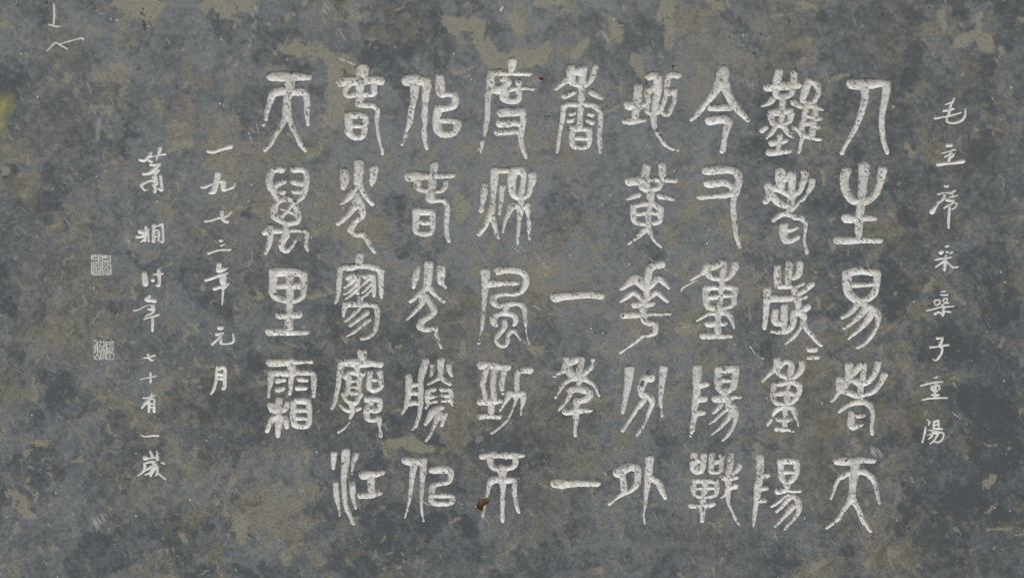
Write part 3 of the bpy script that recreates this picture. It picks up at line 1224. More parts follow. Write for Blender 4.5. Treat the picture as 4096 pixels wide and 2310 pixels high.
def up(m):
    """coarse lattice to fine lattice"""
    o = np.zeros((NY, NX), np.float32)
    o[::2, ::2] = m; o[1::2, ::2] = (m[:-1] + m[1:]) / 2
    o[:, 1::2] = (o[:, :-2:2] + o[:, 2::2]) / 2
    return o
def nz(x, y, period, seed):
    """smooth noise sampled anywhere, -1..1"""
    g = np.random.default_rng(seed).uniform(-1, 1, (256, 256)).astype(np.float32)
    u = (x - X0) / period + 50; v = (y - Y0) / period + 50
    i = np.floor(u).astype(int); j = np.floor(v).astype(int); fx = u - i; fy = v - j
    fx = fx * fx * (3 - 2 * fx); fy = fy * fy * (3 - 2 * fy); i &= 255; j &= 255; i1 = (i + 1) & 255; j1 = (j + 1) & 255
    return (g[j, i] * (1 - fx) + g[j, i1] * fx) * (1 - fy) + (g[j1, i] * (1 - fx) + g[j1, i1] * fx) * fy
def fbm(x, y, period, seed, octs=4, gain=.55):
    t = 0; a_ = 1; n_ = 0
    for o in range(octs):
        c_, s_ = math.cos(1.1 * o), math.sin(1.1 * o)
        t = t + a_ * nz(x * c_ - y * s_ + 3000 * (o > 0), x * s_ + y * c_ + 3000 * (o > 0), period / 2 ** o, seed + o); n_ += a_; a_ *= gain
    return t / n_ * 1.6
def ss(v, lo, hi): t = np.clip((v - lo) / (hi - lo), 0, 1); return t * t * (3 - 2 * t)
BX, BY = np.meshgrid(X0 + np.arange(MX) * HB, Y0 + np.arange(MY) * HB)
wx = 30 * fbm(BX, BY, 110, 41) + 9 * fbm(BX, BY, 22, 51, 2); wy = 30 * fbm(BX, BY, 110, 61) + 9 * fbm(BX, BY, 22, 71, 2)
def warped(m, a_):
    i = np.clip(((BX - X0 + a_ * wx) / HB).round().astype(int), 0, MX - 1); j = np.clip(((BY - Y0 + a_ * wy) / HB).round().astype(int), 0, MY - 1)
    return m[j, i]
for k_ in maps: maps[k_] = warped(maps[k_], {'k': .35, 'w': .4, 'r': .3, 't': .6}.get(k_, 1.0))
def cells(x, y, size, seed):
    """distance to nearest and second seed point, and a random value per cell"""
    r = np.random.default_rng(seed); ox = r.uniform(0, 1, (128, 128)); oy = r.uniform(0, 1, (128, 128)); rv = r.uniform(0, 1, (128, 128))
    u = (x - X0) / size + 20; v = (y - Y0) / size + 20; i0 = np.floor(u).astype(int); j0 = np.floor(v).astype(int)
    f1 = np.full(x.shape, 9.0); f2 = np.full(x.shape, 9.0); val = np.zeros(x.shape)
    for dj in (-1, 0, 1):
        for di in (-1, 0, 1):
            i = i0 + di; j = j0 + dj; im, jm = i & 127, j & 127
            d_ = np.hypot(i + ox[jm, im] - u, j + oy[jm, im] - v); m = d_ < f1
            f2 = np.where(m, f1, np.minimum(f2, d_)); val = np.where(m, rv[jm, im], val); f1 = np.where(m, d_, f1)
    return f1, f2, val
GX, GY = BX + 1.9 * wx, BY + 1.9 * wy
f1a, f2a, va = cells(GX, GY, 190, 5); f1b, f2b, vb = cells(GX * 1.0 + 500, GY + 300, 78, 6)
small = fbm(BX, BY, 34, 80, 4, .65); mid = fbm(GX, GY, 240, 90, 4); large = fbm(BX, BY, 900, 95, 3)
# film cover: hand-placed areas, cell-shaped remnants, worm-like flakes
left = 1 - ss(BX, 1300, 2100); low = ss(BY, 1500, 2000)
ridge = 1 - np.abs(fbm(BX + 1.3 * wx, BY + 1.3 * wy, 120, 140, 3)) * 3.2; ridge2 = 1 - np.abs(fbm(BX + wy, BY + wx, 64, 150, 3)) * 3.6
auto = .26 * ss(va, .60, .64) * ss(mid + .3, -.1, .5) + .20 * ss(vb, .72, .76) + .20 * ss(mid, .0, .55) + .34 * ss(ridge, .45, .85) * ss(small + mid + .25, .0, .5) + .26 * ss(ridge2, .5, .85) * ss(mid + .2, 0, .5)
cover = .66 * maps['f'] + auto * (1 - .35 * maps['d'])
cover = np.maximum(cover, .80 * maps['k'] * ss(small + .5, -.2, .5)); cover = cover + .85 * maps['t'] + .44 * small + .16 * fbm(BX, BY, 14, 160, 2) - .20 * maps['d']
A_cover = up(cover.astype(np.float32))
solid = np.maximum(maps['t'], 1.05 * maps['k']) + .34 * small + .25 * ss(vb, .86, .90)
A_solid = up(ss(solid, .50, .66).astype(np.float32))
# ground tone of the face, darker towards the right: 0 dark .. 1 pale
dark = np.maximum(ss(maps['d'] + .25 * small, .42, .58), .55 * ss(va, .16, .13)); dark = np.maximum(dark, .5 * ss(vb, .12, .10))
rims = .35 * ss(1 - np.abs(fbm(BX + wy, BY - wx, 170, 170, 3)) * 4.5, .55, .9) * ss(small + .2, .0, .5) + ss(f2a - f1a, .045, .01) * ss(mid, -.1, .5) * .5 + ss(f2b - f1b, .07, .02) * ss(small + mid, .1, .9) * .35
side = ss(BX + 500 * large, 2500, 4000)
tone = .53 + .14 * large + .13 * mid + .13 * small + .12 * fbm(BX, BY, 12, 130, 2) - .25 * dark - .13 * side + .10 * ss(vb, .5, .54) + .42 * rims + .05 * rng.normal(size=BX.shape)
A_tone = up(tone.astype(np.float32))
A_pale = up(maps['w'].astype(np.float32)); A_yel = up(maps['y'].astype(np.float32)); A_rust = up(maps['r'].astype(np.float32))
A_warm = up((.5 + .5 * fbm(GX, GY, 330, 120, 3) - .5 * dark).astype(np.float32))

# ---------------------------------------------------------------- materials
def N(nt, t, **kw):
    n = nt.nodes.new(t)
    for k, v in kw.items(): setattr(n, k, v)
    return n
class MatB:
    def __init__(self, name):
        self.m = bpy.data.materials.new(name); self.m.use_nodes = True; self.nt = self.m.node_tree; self.nt.nodes.clear()
        self.out = N(self.nt, 'ShaderNodeOutputMaterial'); self.b = N(self.nt, 'ShaderNodeBsdfPrincipled')
        self.L(self.b.outputs[0], self.out.inputs[0])
        tc = N(self.nt, 'ShaderNodeNewGeometry'); mp = N(self.nt, 'ShaderNodeMapping'); mp.inputs['Scale'].default_value = (1 / S, 1 / S, 1 / S)
        self.L(tc.outputs['Position'], mp.inputs[0]); self.P = mp.outputs[0]
    def L(self, a, b): self.nt.links.new(a, b)
    def rot(self, ang, sc=(1, 1, 1)):
        mp = N(self.nt, 'ShaderNodeMapping'); mp.inputs['Rotation'].default_value = (0, ang, 0); mp.inputs['Scale'].default_value = sc
        mp.vector_type = 'POINT'; m2 = N(self.nt, 'ShaderNodeMapping'); 
        m2.inputs['Rotation'].default_value = (0, ang, 0); self.L(self.P, m2.inputs[0])
        m3 = N(self.nt, 'ShaderNodeMapping'); m3.inputs['Scale'].default_value = sc; self.L(m2.outputs[0], m3.inputs[0])
        self.nt.nodes.remove(mp); return m3.outputs[0]
    def noise(self, period, detail=2, rough=.5, dist=0, vec=None, off=0):
        n = N(self.nt, 'ShaderNodeTexNoise'); n.inputs['Scale'].default_value = 1 / period
        n.inputs['Detail'].default_value = detail; n.inputs['Roughness'].default_value = rough; n.inputs['Distortion'].default_value = dist
        v = vec or self.P
        if off:
            a = N(self.nt, 'ShaderNodeVectorMath', operation='ADD'); a.inputs[1].default_value = (off * 977.0, off * 331.0, off * 613.0); self.L(v, a.inputs[0]); v = a.outputs[0]
        self.L(v, n.inputs['Vector']); return n.outputs[0]
    def vor(self, period, feature='F1', vec=None, rand=1.0):
        n = N(self.nt, 'ShaderNodeTexVoronoi', feature=feature); n.inputs['Scale'].default_value = 1 / period; n.inputs['Randomness'].default_value = rand
        self.L(vec or self.P, n.inputs['Vector']); return n
    def math(self, op, a, b=None, c=None, clamp=False):
        n = N(self.nt, 'ShaderNodeMath', operation=op); n.use_clamp = clamp
        for i, v in enumerate((a, b, c)):
            if v is None: continue
            if isinstance(v, (int, float)): n.inputs[i].default_value = v
            else: self.L(v, n.inputs[i])
        return n.outputs[0]
    def ramp(self, v, lo, hi, a=0.0, b=1.0):
        n = N(self.nt, 'ShaderNodeMapRange'); n.interpolation_type = 'SMOOTHSTEP'
        self.L(v, n.inputs[0])
        for i, x in zip((1, 2, 3, 4), (lo, hi, a, b)): n.inputs[i].default_value = x
        return n.outputs[0]
    def mix(self, f, a, b, mode='MIX'):
        n = N(self.nt, 'ShaderNodeMix', data_type='RGBA', blend_type=mode)
        if isinstance(f, (int, float)): n.inputs[0].default_value = f
        else: self.L(f, n.inputs[0])
        for i, v in ((6, a), (7, b)):
            if isinstance(v, tuple): n.inputs[i].default_value = v + (1,)
            else: self.L(v, n.inputs[i])
        return n.outputs[2]
    def attr(self, name):
        n = N(self.nt, 'ShaderNodeAttribute'); n.attribute_name = name; return n.outputs['Fac']
    def bump(self, h, strength, dist, prev=None):
        n = N(self.nt, 'ShaderNodeBump'); n.inputs['Strength'].default_value = strength; n.inputs['Distance'].default_value = dist * S
        self.L(h, n.inputs['Height'])
        if prev is not None: self.L(prev, n.inputs['Normal'])
        return n.outputs[0]

def slate_material():
    M = MatB('polished_slate')
    n_f = M.noise(6.5, 2, .7, off=3)
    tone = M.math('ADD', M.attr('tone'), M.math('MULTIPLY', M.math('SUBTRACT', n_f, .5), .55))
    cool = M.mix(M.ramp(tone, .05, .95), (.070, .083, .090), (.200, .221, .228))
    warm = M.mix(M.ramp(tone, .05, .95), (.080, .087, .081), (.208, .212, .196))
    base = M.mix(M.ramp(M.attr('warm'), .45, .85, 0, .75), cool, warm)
    # worn film: olive grey, broken into speckles where it thins out
    spk = M.noise(8.5, 2, .7, off=7)
    cover = M.attr('cover')
    fm = M.ramp(M.math('ADD', cover, M.math('MULTIPLY', M.math('SUBTRACT', spk, .5), .9)), .42, .58)
    filmc = M.mix(M.ramp(tone, .2, .9), (.132, .132, .108), (.222, .220, .180))
    filmc = M.mix(M.attr('solid'), filmc, (.256, .252, .198))
    colr = M.mix(M.math('MULTIPLY', fm, .86), base, filmc)
    # pits
    pit = M.ramp(M.noise(5.6, 2, .75, off=11), .53, .61)
    colr = M.mix(M.math('MULTIPLY', pit, M.ramp(cover, .05, .5, .30, .62)), colr, (.050, .054, .052))
    # bleached scuffs and a few short hair scratches, all running the way the slab was rubbed
    hs = M.noise(6, 1, .5, vec=M.rot(math.radians(-57), (.09, 1, 1)), off=16)
    sc = M.math('MULTIPLY', M.attr('pale'), M.ramp(hs, .42, .62))
    hair = M.math('MULTIPLY', M.ramp(hs, .71, .75), M.ramp(M.noise(70, 2, .6, off=19), .54, .64, 0, .55))
    colr = M.mix(M.math('MAXIMUM', M.math('MULTIPLY', sc, .55), hair), colr, (.43, .45, .46))
    # teal and white specks
    for per, rad, thr, c, amt in ((34, .10, .84, (.18, .31, .31), .6), (44, .065, .80, (.62, .63, .62), .8)):
        v = M.vor(per, vec=M.rot(per * .37, (1, 1, .75)))
        sepc = N(M.nt, 'ShaderNodeSeparateColor'); M.L(v.outputs['Color'], sepc.inputs[0])
        f = M.math('MULTIPLY', M.ramp(v.outputs['Distance'], rad * 1.3, rad * .7), M.ramp(sepc.outputs[0], thr, thr + .02))
        colr = M.mix(M.math('MULTIPLY', f, amt), colr, c)
    colr = M.mix(M.math('MULTIPLY', M.attr('yellow'), .72), colr, (.42, .37, .10))
    rs = M.ramp(M.math('ADD', M.attr('rust'), M.math('MULTIPLY', M.math('SUBTRACT', n_f, .5), 1.2)), .4, .6, 0, .75)
    colr = M.mix(rs, colr, (.055, .035, .028))
    M.L(colr, M.b.inputs['Base Color'])
    M.L(M.ramp(fm, 0, 1, .60, .48), M.b.inputs['Roughness']); M.b.inputs['Specular IOR Level'].default_value = .25
    nb = M.bump(n_f, .4, 1.4); nb = M.bump(pit, -.3, 1.0, nb)
    M.L(nb, M.b.inputs['Normal']); return M.m

def cut_material(name='chiselled_stone', pits=1.0, light=1.0):
    M = MatB(name)
    n1 = M.noise(110, 3, .6, off=21); n2 = M.noise(14, 3, .65, off=22)
    c = M.mix(M.ramp(n1, .32, .68), tuple(light * v for v in (.500, .510, .475)), tuple(light * v for v in (.640, .655, .635)))
    c = M.mix(M.ramp(n2, .48, .74, 0, .45), c, (.330, .325, .300))
    c = M.mix(M.ramp(M.noise(60, 3, .7, .6, off=24), .56, .70, 0, .42 * pits), c, (.330, .295, .205))
    pa = M.ramp(M.noise(8.0, 2, .65, .4, vec=M.rot(.6, (1, 1, .42)), off=25), .55, .605)
    reg = M.ramp(M.noise(40, 2, .6, off=27), .38, .56, .25, 1)
    pit = M.math('MULTIPLY', pa, reg)
    c = M.mix(M.math('MULTIPLY', pit, .85 * pits), c, (.085, .078, .062))
    M.L(c, M.b.inputs['Base Color']); M.b.inputs['Roughness'].default_value = .9; M.b.inputs['Specular IOR Level'].default_value = .12
    nb = M.bump(n2, .4, 3.0); nb = M.bump(pit, -.6 * pits - .01, 2.5, nb)
    M.L(nb, M.b.inputs['Normal']); return M.m

def simple(name, col, rough=.5, var=.35, per=6, spec=.4, coat=0, trans=0):
    M = MatB(name); n = M.noise(per, 3, .6, off=31)
    dk = tuple(a * (1 - var) for a in col); M.L(M.mix(M.ramp(n, .3, .7), dk, col), M.b.inputs['Base Color'])
    M.b.inputs['Roughness'].default_value = rough; M.b.inputs['Specular IOR Level'].default_value = spec
    M.b.inputs['Coat Weight'].default_value = coat; M.b.inputs['Coat Roughness'].default_value = .12
    M.b.inputs['Transmission Weight'].default_value = trans
    M.L(M.bump(n, .5, 1.5), M.b.inputs['Normal']); return M.m

MAT_FACE = slate_material(); MAT_CUT = cut_material(); MAT_FINE = cut_material('finely_cut_stone', .15, 1.04)
MAT_BACK = simple('sawn_slate', (.12, .13, .135), .8, .3, 60)

# ---------------------------------------------------------------- mesh of the inscribed face
POOL = []; POFF = [0]
def lattice(D, OW, DP, x0, y0, h, attrs, skip=()):
    ny, nx = D.shape
    PX, PY = np.meshgrid(x0 + np.arange(nx) * h, y0 + np.arange(ny) * h)
    gyd, gxd = np.gradient(D, h); gl = np.hypot(gxd, gyd) + 1e-6
    snap = (np.abs(D) < 0.72 * h)
    snap[0] = snap[-1] = False; snap[:, 0] = snap[:, -1] = False
    mv = np.clip(D / np.maximum(gl, .5), -0.75 * h, 0.75 * h)
    PX = PX - np.where(snap, mv * gxd / gl, 0); PY = PY - np.where(snap, mv * gyd / gl, 0)
    DS = np.where(snap, 0, D); inside = DS < 0; dep = np.maximum(-D, 0)
    prof = 6.4 * (1 - np.exp(-dep / 5.0)) + 0.10 * dep
    rough = 0.75 * vnoise(nx, ny, 4.2, 5, h) + 0.8 * vnoise(nx, ny, 9, 6, h) + 0.7 * vnoise(nx, ny, 22, 7, h)
    Z = np.where(inside, np.maximum(prof * DP + rough * np.minimum(1, dep / 3) * np.where(DP > .5, 1, .15), 0.1), 0.0)
    J, I = np.meshgrid(np.arange(0, ny - 1, 2), np.arange(0, nx - 1, 2), indexing='ij')
    mn = np.full(J.shape, 99, np.float32)
    for dj in (0, 1, 2):
        for di in (0, 1, 2): mn = np.minimum(mn, D[J + dj, I + di])
    keep = np.ones(J.shape, bool)
    for (ax, ay, bx, by) in skip:
        keep &= ~((x0 + I * h >= ax) & (x0 + I * h < bx) & (y0 + J * h >= ay) & (y0 + J * h < by))
    fine = (mn < 2.9) & keep; crs = (mn >= 2.9) & keep
    idx = lambda j, i: j * nx + i
    cj, ci = J[crs], I[crs]
    quads = np.column_stack([idx(cj, ci), idx(cj + 2, ci), idx(cj + 2, ci + 2), idx(cj, ci + 2)])
    fj, fi = J[fine], I[fine]
    tj = np.concatenate([fj, fj + 1, fj, fj + 1]); ti = np.concatenate([fi, fi, fi + 1, fi + 1])
    a, b, c, d = idx(tj, ti), idx(tj + 1, ti), idx(tj + 1, ti + 1), idx(tj, ti + 1)
    flip = ((ti + tj) % 2 == 0)
    t1 = np.where(flip[:, None], np.column_stack([a, b, c]), np.column_stack([a, b, d]))
    t2 = np.where(flip[:, None], np.column_stack([a, c, d]), np.column_stack([b, c, d]))
    tris = np.vstack([t1, t2]); sm = DS.ravel()[tris].sum(1)
    cut = tris[sm < 0]; flat = tris[sm >= 0]; own = OW.ravel()[cut].max(1)
    co = np.column_stack([((PX - 2048) * S).ravel(), (Z * S).ravel(), ((1155 - PY) * S + CZ).ravel()]).astype(np.float32)
    off = POFF[0]; POFF[0] += nx * ny
    POOL.append((co, {k: v.ravel().astype(np.float32) for k, v in attrs.items()}))
    return quads + off, flat + off, cut + off, own

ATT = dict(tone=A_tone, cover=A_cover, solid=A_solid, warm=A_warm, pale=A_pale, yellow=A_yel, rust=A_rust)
boxes = []
for (ax, ay) in ((356, 1012), (368, 1352)):
    ax = X0 + round((ax - X0) / 4) * 4; ay = Y0 + round((ay - Y0) / 4) * 4; boxes.append((ax, ay, ax + 96, ay + 96))
quads, flat, cut, own_t = lattice(SDF, OWN, DEEP, X0, Y0, H, ATT, boxes)
for (ax, ay, bx, by) in boxes:
    n = 97; X0s, Y0s = X0, Y0; X0, Y0 = ax, ay
    f_ = np.full((n, n), 40.0, np.float32); o_ = np.full((n, n), -1, np.int16)
    for gi, g in enumerate(glyphs):
        if g['col'] == 13:
            for p in g['strokes']:
                q = p.copy(); q[:, 2] = np.maximum(q[:, 2] - .3, 2.2); splat(f_, q, 1.0, o_, gi, 8.0)
    X0, Y0 = X0s, Y0s
    jj0, ii0 = int((ay - Y0) / H), int((ax - X0) / H)
    sel = lambda A: np.kron(A[jj0:jj0 + 49, ii0:ii0 + 49], np.ones((2, 2), np.float32))[:97, :97]
    q2, fl2, c2, ow2 = lattice(f_, o_, np.full((n, n), .45, np.float32), ax, ay, 1.0, {k: sel(v) for k, v in ATT.items()})
    quads = np.vstack([quads, q2]); flat = np.vstack([flat, fl2]); cut = np.vstack([cut, c2]); own_t = np.concatenate([own_t, ow2])
CO = np.vstack([p[0] for p in POOL]); AT = {k: np.concatenate([p[1][k] for p in POOL]) for k in ATT}

def mesh_from(name, tri=None, quad=None, attrs=None, smooth_shade=True):
    parts = []
    if tri is not None and len(tri): parts.append(tri)
    used = np.unique(np.concatenate([x.ravel() for x in (parts + ([quad] if quad is not None else []))]))
    remap = np.zeros(len(CO), np.int32); remap[used] = np.arange(len(used))
    me = bpy.data.meshes.new(name); co = CO[used]
    me.vertices.add(len(used)); me.vertices.foreach_set('co', co.ravel())
    loops = []; sizes = []
    if tri is not None and len(tri): loops.append(remap[tri].ravel()); sizes.append(np.full(len(tri), 3))
    if quad is not None and len(quad): loops.append(remap[quad].ravel()); sizes.append(np.full(len(quad), 4))
    loops = np.concatenate(loops).astype(np.int32); sizes = np.concatenate(sizes).astype(np.int32)
    me.loops.add(len(loops)); me.loops.foreach_set('vertex_index', loops)
    me.polygons.add(len(sizes)); st = np.concatenate([[0], np.cumsum(sizes)[:-1]]).astype(np.int32)
    me.polygons.foreach_set('loop_start', st); me.polygons.foreach_set('loop_total', sizes)
    me.polygons.foreach_set('use_smooth', np.full(len(sizes), smooth_shade))
    if attrs:
        for k, v in attrs.items():
            at = me.attributes.new(k, 'FLOAT', 'POINT'); at.data.foreach_set('value', v[used])
    me.update(calc_edges=True); me.validate(); return me

def link(name, data, parent=None, mat=None, label=None, cat=None, group=None, kind=None):
    o = bpy.data.objects.new(name, data); COL.objects.link(o)
    if parent: o.parent = parent
    if mat and data is not None: data.materials.append(mat)
    for k, v in (('label', label), ('category', cat), ('group', group), ('kind', kind)):
        if v: o[k] = v
    return o

slab = link('stone_slab', None, label='grey slate slab carved with nine columns of large pale seal-script characters', cat='stone slab')
slab.location = (0, 0, 0)
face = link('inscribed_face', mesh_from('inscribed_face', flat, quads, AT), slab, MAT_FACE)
# body of the slab behind the face: sides and back as a box without front
bm = bmesh.new(); T = 0.085
xa, xb = (X0 - 2048) * S, (X1 - 2048) * S; za, zb = (1155 - Y1) * S + CZ, (1155 - Y0) * S + CZ
vsx = [bm.verts.new(v) for v in ((xa, 0, za), (xb, 0, za), (xb, 0, zb), (xa, 0, zb), (xa, T, za), (xb, T, za), (xb, T, zb), (xa, T, zb))]
for q in ((0, 1, 5, 4), (1, 2, 6, 5), (2, 3, 7, 6), (3, 0, 4, 7), (4, 5, 6, 7)): bm.faces.new([vsx[i] for i in q])
me = bpy.data.meshes.new('slab_body'); bm.to_mesh(me); bm.free(); link('slab_body', me, slab, MAT_BACK)

MEAN = {'人': 'person', '生': 'life', '易': 'easy', '春': 'spring', '天': 'sky', '難': 'hard', '老': 'old', '歲': 'year of age', '二': 'two short repeat strokes', '重': 'heavy',
        '陽': 'sun', '今': 'now', '又': 'again', '戰': 'battle', '地': 'ground', '黃': 'yellow', '花': 'flower', '別': 'divide', '外': 'outside', '香': 'fragrant', '一': 'one', '年': 'year',
        '度': 'pass', '秋': 'autumn', '風': 'wind', '勁': 'vigorous', '不': 'not', '似': 'like', '光': 'light', '勝': 'surpass', '寥': 'vast', '廓': 'open', '江': 'river', '萬': 'ten thousand', '里': 'mile', '霜': 'frost'}
ORD = ['first', 'second', 'third', 'fourth', 'fifth', 'sixth', 'seventh', 'eighth', 'ninth', 'tenth']
rank = {}
def components(tri):
    """split triangles into connected pieces"""
    u, inv = np.unique(tri.ravel(), return_inverse=True); t = inv.reshape(-1, 3); lab = np.arange(len(u))
    while True:
        m = lab[t].min(1); new = lab.copy(); np.minimum.at(new, t.ravel(), np.repeat(m, 3)); new = new[new]
        if (new == lab).all(): break
        lab = new
    tl = lab[t[:, 0]]; r = []
    for v in np.unique(tl): r.append(tri[tl == v])
    return sorted(r, key=lambda x: -len(x))

order = np.argsort(own_t, kind='stable'); so = own_t[order]
for gi in range(NG + len(SCR)):
    lo, hi = np.searchsorted(so, gi), np.searchsorted(so, gi, 'right')
    tri = cut[order[lo:hi]]
    if not len(tri): continue
    if gi >= NG:
        link('scratch_mark', mesh_from('scratch_mark', tri), slab, MAT_FINE); continue
    g = glyphs[gi]; rank[g['col']] = rank.get(g['col'], 0) + 1
    if g['col'] == 13:
        nm = 'seal_mark'; lb = ('square carved signature seal of straight packed lines', 'square carved signature seal with slanting lines and open corners')[rank[13] - 1]
    elif g['col'] >= 10:
        nm = 'small_carved_character'; lb = '%s small handwritten character of the %s small column' % (ORD[rank[g['col']] - 1], {10: 'date', 11: 'signature', 12: 'title'}[g['col']])
    else:
        nm = 'carved_character'; lb = 'large seal-script character, %s from the top in the %s large column from the right' % (ORD[rank[g['col']] - 1], ORD[g['col'] - 1])
    mat = MAT_CUT if g['col'] < 10 else MAT_FINE
    comps = [c_ for c_ in components(tri) if len(c_) > 14]
    rest = [c_ for c_ in components(tri) if len(c_) <= 14]
    if rest: comps[0] = np.vstack([comps[0]] + rest)
    if len(comps) == 1 or g['col'] == 13:
        link(nm, mesh_from(nm, tri), slab, mat, label=lb)
    else:
        par = link(nm, mesh_from(nm, comps[0]), slab, mat, label=lb)
        for c_ in comps[1:]:
            link('separate_stroke', mesh_from('separate_stroke', c_), par, mat)

# ---------------------------------------------------------------- small things on the stone
def W(x, y, z=0.0): return Vector(((x - 2048) * S, -z * S, (1155 - y) * S + CZ))
def dome(name, outline, h, mat, parent=None, base=0.0, lumps=0, seed=3, rings=7, org=None, **kw):
    """a low drop of stuff with the given outline lying on the face"""
    r = random.Random(seed); p = smooth(np.array([(x, y, 1) for x, y in outline + outline[:1]], float), 4)[:-1, :2]
    c = p.mean(0); o = org if org is not None else W(*c); bm = bmesh.new(); prev = None
    for k in range(rings):
        t = k / rings; s = math.cos(t * math.pi / 2); z = h * math.sin(t * math.pi / 2) ** .8
        ring = [bm.verts.new(W(c[0] + (x - c[0]) * s, c[1] + (y - c[1]) * s, base + z + (r.uniform(-lumps, lumps) if k else -1.0)) - o) for x, y in p]
        if prev:
            for i in range(len(p)): bm.faces.new((prev[i], prev[(i + 1) % len(p)], ring[(i + 1) % len(p)], ring[i]))
        prev = ring
    top = bm.verts.new(W(c[0], c[1], base + h) - o)
    for i in range(len(p)): bm.faces.new((prev[i], prev[(i + 1) % len(p)], top))
    bmesh.ops.recalc_face_normals(bm, faces=bm.faces)
    for f in bm.faces: f.smooth = True
    me = bpy.data.meshes.new(name); bm.to_mesh(me); bm.free()
    ob = link(name, me, parent, mat, **kw)
    if parent is None: ob.location = o
    return ob
MAT_RESIN = simple('dried_amber_resin', (.110, .062, .018), .32, .55, 9, .5, .5)
MAT_BEAD = simple('dried_brown_drop', (.125, .050, .012), .4, .5, 8, .4, .3)
MAT_RED = simple('dark_red_bead', (.11, .012, .010), .35, .3, 4, .5)
MAT_FLY = simple('black_insect_shell', (.018, .015, .010), .35, .4, 4, .5)
MAT_WING = simple('grey_insect_wing', (.20, .20, .19), .3, .2, 4, .5)
MAT_SEED = simple('black_seed_husk', (.022, .020, .014), .6, .4, 4)
ol = [(345, 235), (430, 205), (520, 205), (590, 250), (618, 330), (600, 395), (555, 410), (520, 405), (480, 470), (425, 510), (420, 560), (442, 600), (425, 650), (375, 662), (320, 630), (250, 580), (208, 510), (215, 430), (270, 360), (290, 280)]
dome('resin_blob', [(1880 + x / 8.21, 1960 + y / 8.21) for x, y in ol], 5.0, MAT_RESIN, lumps=.7, label='brown dried resin blob stuck over the left leg of a bottom row character', cat='resin blob')
ol = [(312, 300), (335, 262), (380, 248), (425, 275), (445, 310), (425, 340), (385, 352), (335, 335)]
dome('resin_drop', [(2100 + x / 5.864, 260 + y / 5.864) for x, y in ol], 2.6, MAT_BEAD, lumps=.3, label='small rust brown oval drop on the bare stone between two top row characters', cat='dried drop')
reds = [(2404, 565), (2688, 265), (2692, 263), (2700, 264), (2691, 274), (2586, 318), (2586, 331), (2596, 345), (2165, 455), (2180, 463), (2196, 463), (2323, 486), (2317, 499), (2305, 515), (2273, 507), (2277, 520), (2296, 530), (2443, 406), (2428, 424), (2407, 436),
        (1708, 2162), (1750, 2232), (2690, 2058), (3016, 212), (3157, 82), (2996, 82), (3042, 136), (2918, 147), (3700, 42), (3716, 30), (3532, 56), (1475, 2190), (525, 45), (572, 33), (565, 52), (577, 62), (558, 72), (573, 84), (575, 100), (572, 115), (186, 10), (188, 34), (2048, 750)]
gb = None
for i, (x, y) in enumerate(reds):
    rr = random.Random(i).uniform(2.4, 4.2)
    zb = -6.0 if 0 <= int((x - X0) / H) < NX and SDF[int((y - Y0) / H), int((x - X0) / H)] < -3 else 0.0
    dome('red_bead', [(x + rr * math.cos(t), y + rr * .92 * math.sin(t)) for t in (0, 1.05, 2.1, 3.14, 4.2, 5.24)], rr * .9, MAT_RED, base=zb, rings=4,
         label='tiny dark red round bead stuck to the stone', cat='bead', group='tiny dark red beads scattered over the stone')

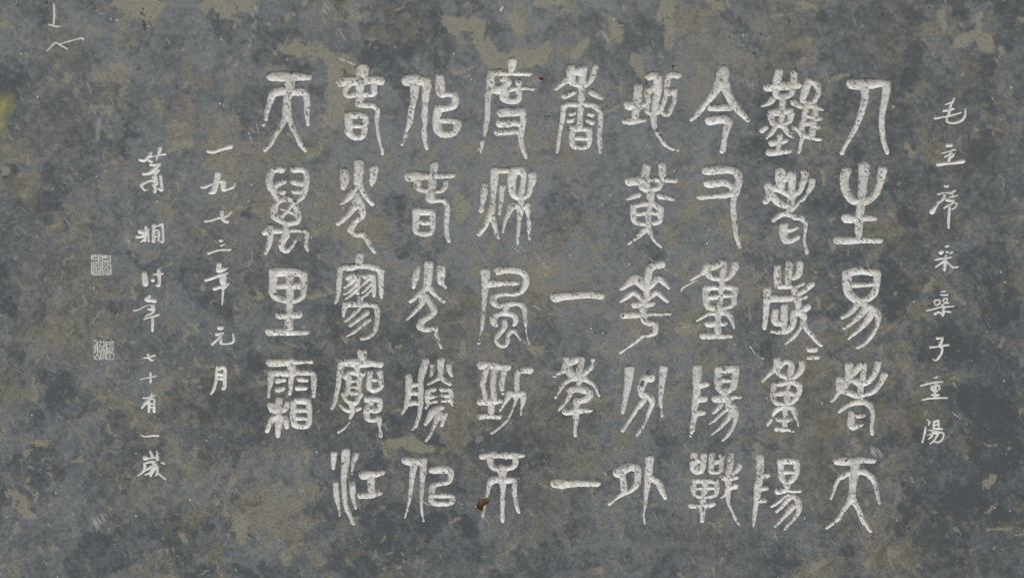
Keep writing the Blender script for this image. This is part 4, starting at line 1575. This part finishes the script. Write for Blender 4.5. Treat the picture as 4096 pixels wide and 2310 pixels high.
def blob(name, c, r, ang, mat, parent, org, z):
    bm = bmesh.new(); bmesh.ops.create_uvsphere(bm, u_segments=14, v_segments=9, radius=1.0)
    m = Matrix.Translation(W(c[0], c[1], z) - org) @ Matrix.Rotation(ang, 4, 'Y') @ Matrix.Diagonal((r[0] * S, r[2] * S, r[1] * S, 1))
    bm.transform(m)
    for f in bm.faces: f.smooth = True
    me = bpy.data.meshes.new(name); bm.to_mesh(me); bm.free(); return link(name, me, parent, mat)
def leg(pts, org, parent, wd=.55):
    cu = bpy.data.meshes.new('leg'); bm = bmesh.new(); prev = None
    for x, y, z in pts:
        c = W(x, y, z) - org; ring = [bm.verts.new(c + Vector((math.cos(t) * wd * S, math.sin(t) * wd * S * .6, math.sin(t) * wd * S))) for t in (0, 1.57, 3.14, 4.71)]
        if prev:
            for i in range(4): bm.faces.new((prev[i], prev[(i + 1) % 4], ring[(i + 1) % 4], ring[i]))
        prev = ring
    bm.to_mesh(cu); bm.free(); link('leg', cu, parent, MAT_FLY)
FX, FY = 2569.0, 1531.0; F0 = W(FX, FY, -6)
fly = link('fly', None, label='tiny black fly clinging inside the hooked stroke of a carved character', cat='fly'); fly.location = F0
an = math.radians(28); ux, uy = math.sin(an), -math.cos(an)
blob('abdomen', (FX - ux * 3.5, FY - uy * 3.5), (4.6, 8.0, 4.0), an, MAT_FLY, fly, F0, -2.5)
blob('thorax', (FX + ux * 5.5, FY + uy * 5.5), (3.4, 4.2, 3.4), an, MAT_FLY, fly, F0, -2.0)
blob('head', (FX + ux * 10.5, FY + uy * 10.5), (2.4, 2.2, 2.2), an, MAT_FLY, fly, F0, -2.0)
for s in (-1, 1):
    blob('wing', (FX - ux * 1 + s * uy * -3.4, FY - uy * 1 + s * ux * 3.4), (1.8, 6.5, .35), an + s * .35, MAT_WING, fly, F0, 1.2)
    for q, fwd in enumerate((8, 5, 2)):
        bx, by = FX + ux * fwd, FY + uy * fwd; sx, sy = -uy * s, ux * s
        leg([(bx + sx * 2, by + sy * 2, -3), (bx + sx * 5 + ux * (1 - q) * 2, by + sy * 5 + uy * (1 - q) * 2, -.5), (bx + sx * 7.5 + ux * (1 - q) * 4, by + sy * 7.5 + uy * (1 - q) * 4, -5.5)], F0, fly)
dome('seed_husk', [(2540 + x / 8.21, 1460 + y / 8.21) for x, y in ((448, 152), (452, 185), (440, 230), (415, 258), (385, 258), (380, 215), (410, 185))], 3.0, MAT_SEED, rings=4,
     label='black pointed seed husk on the stone just above the fly', cat='seed')
print('tris', len(flat) + len(cut), 'quads', len(quads))
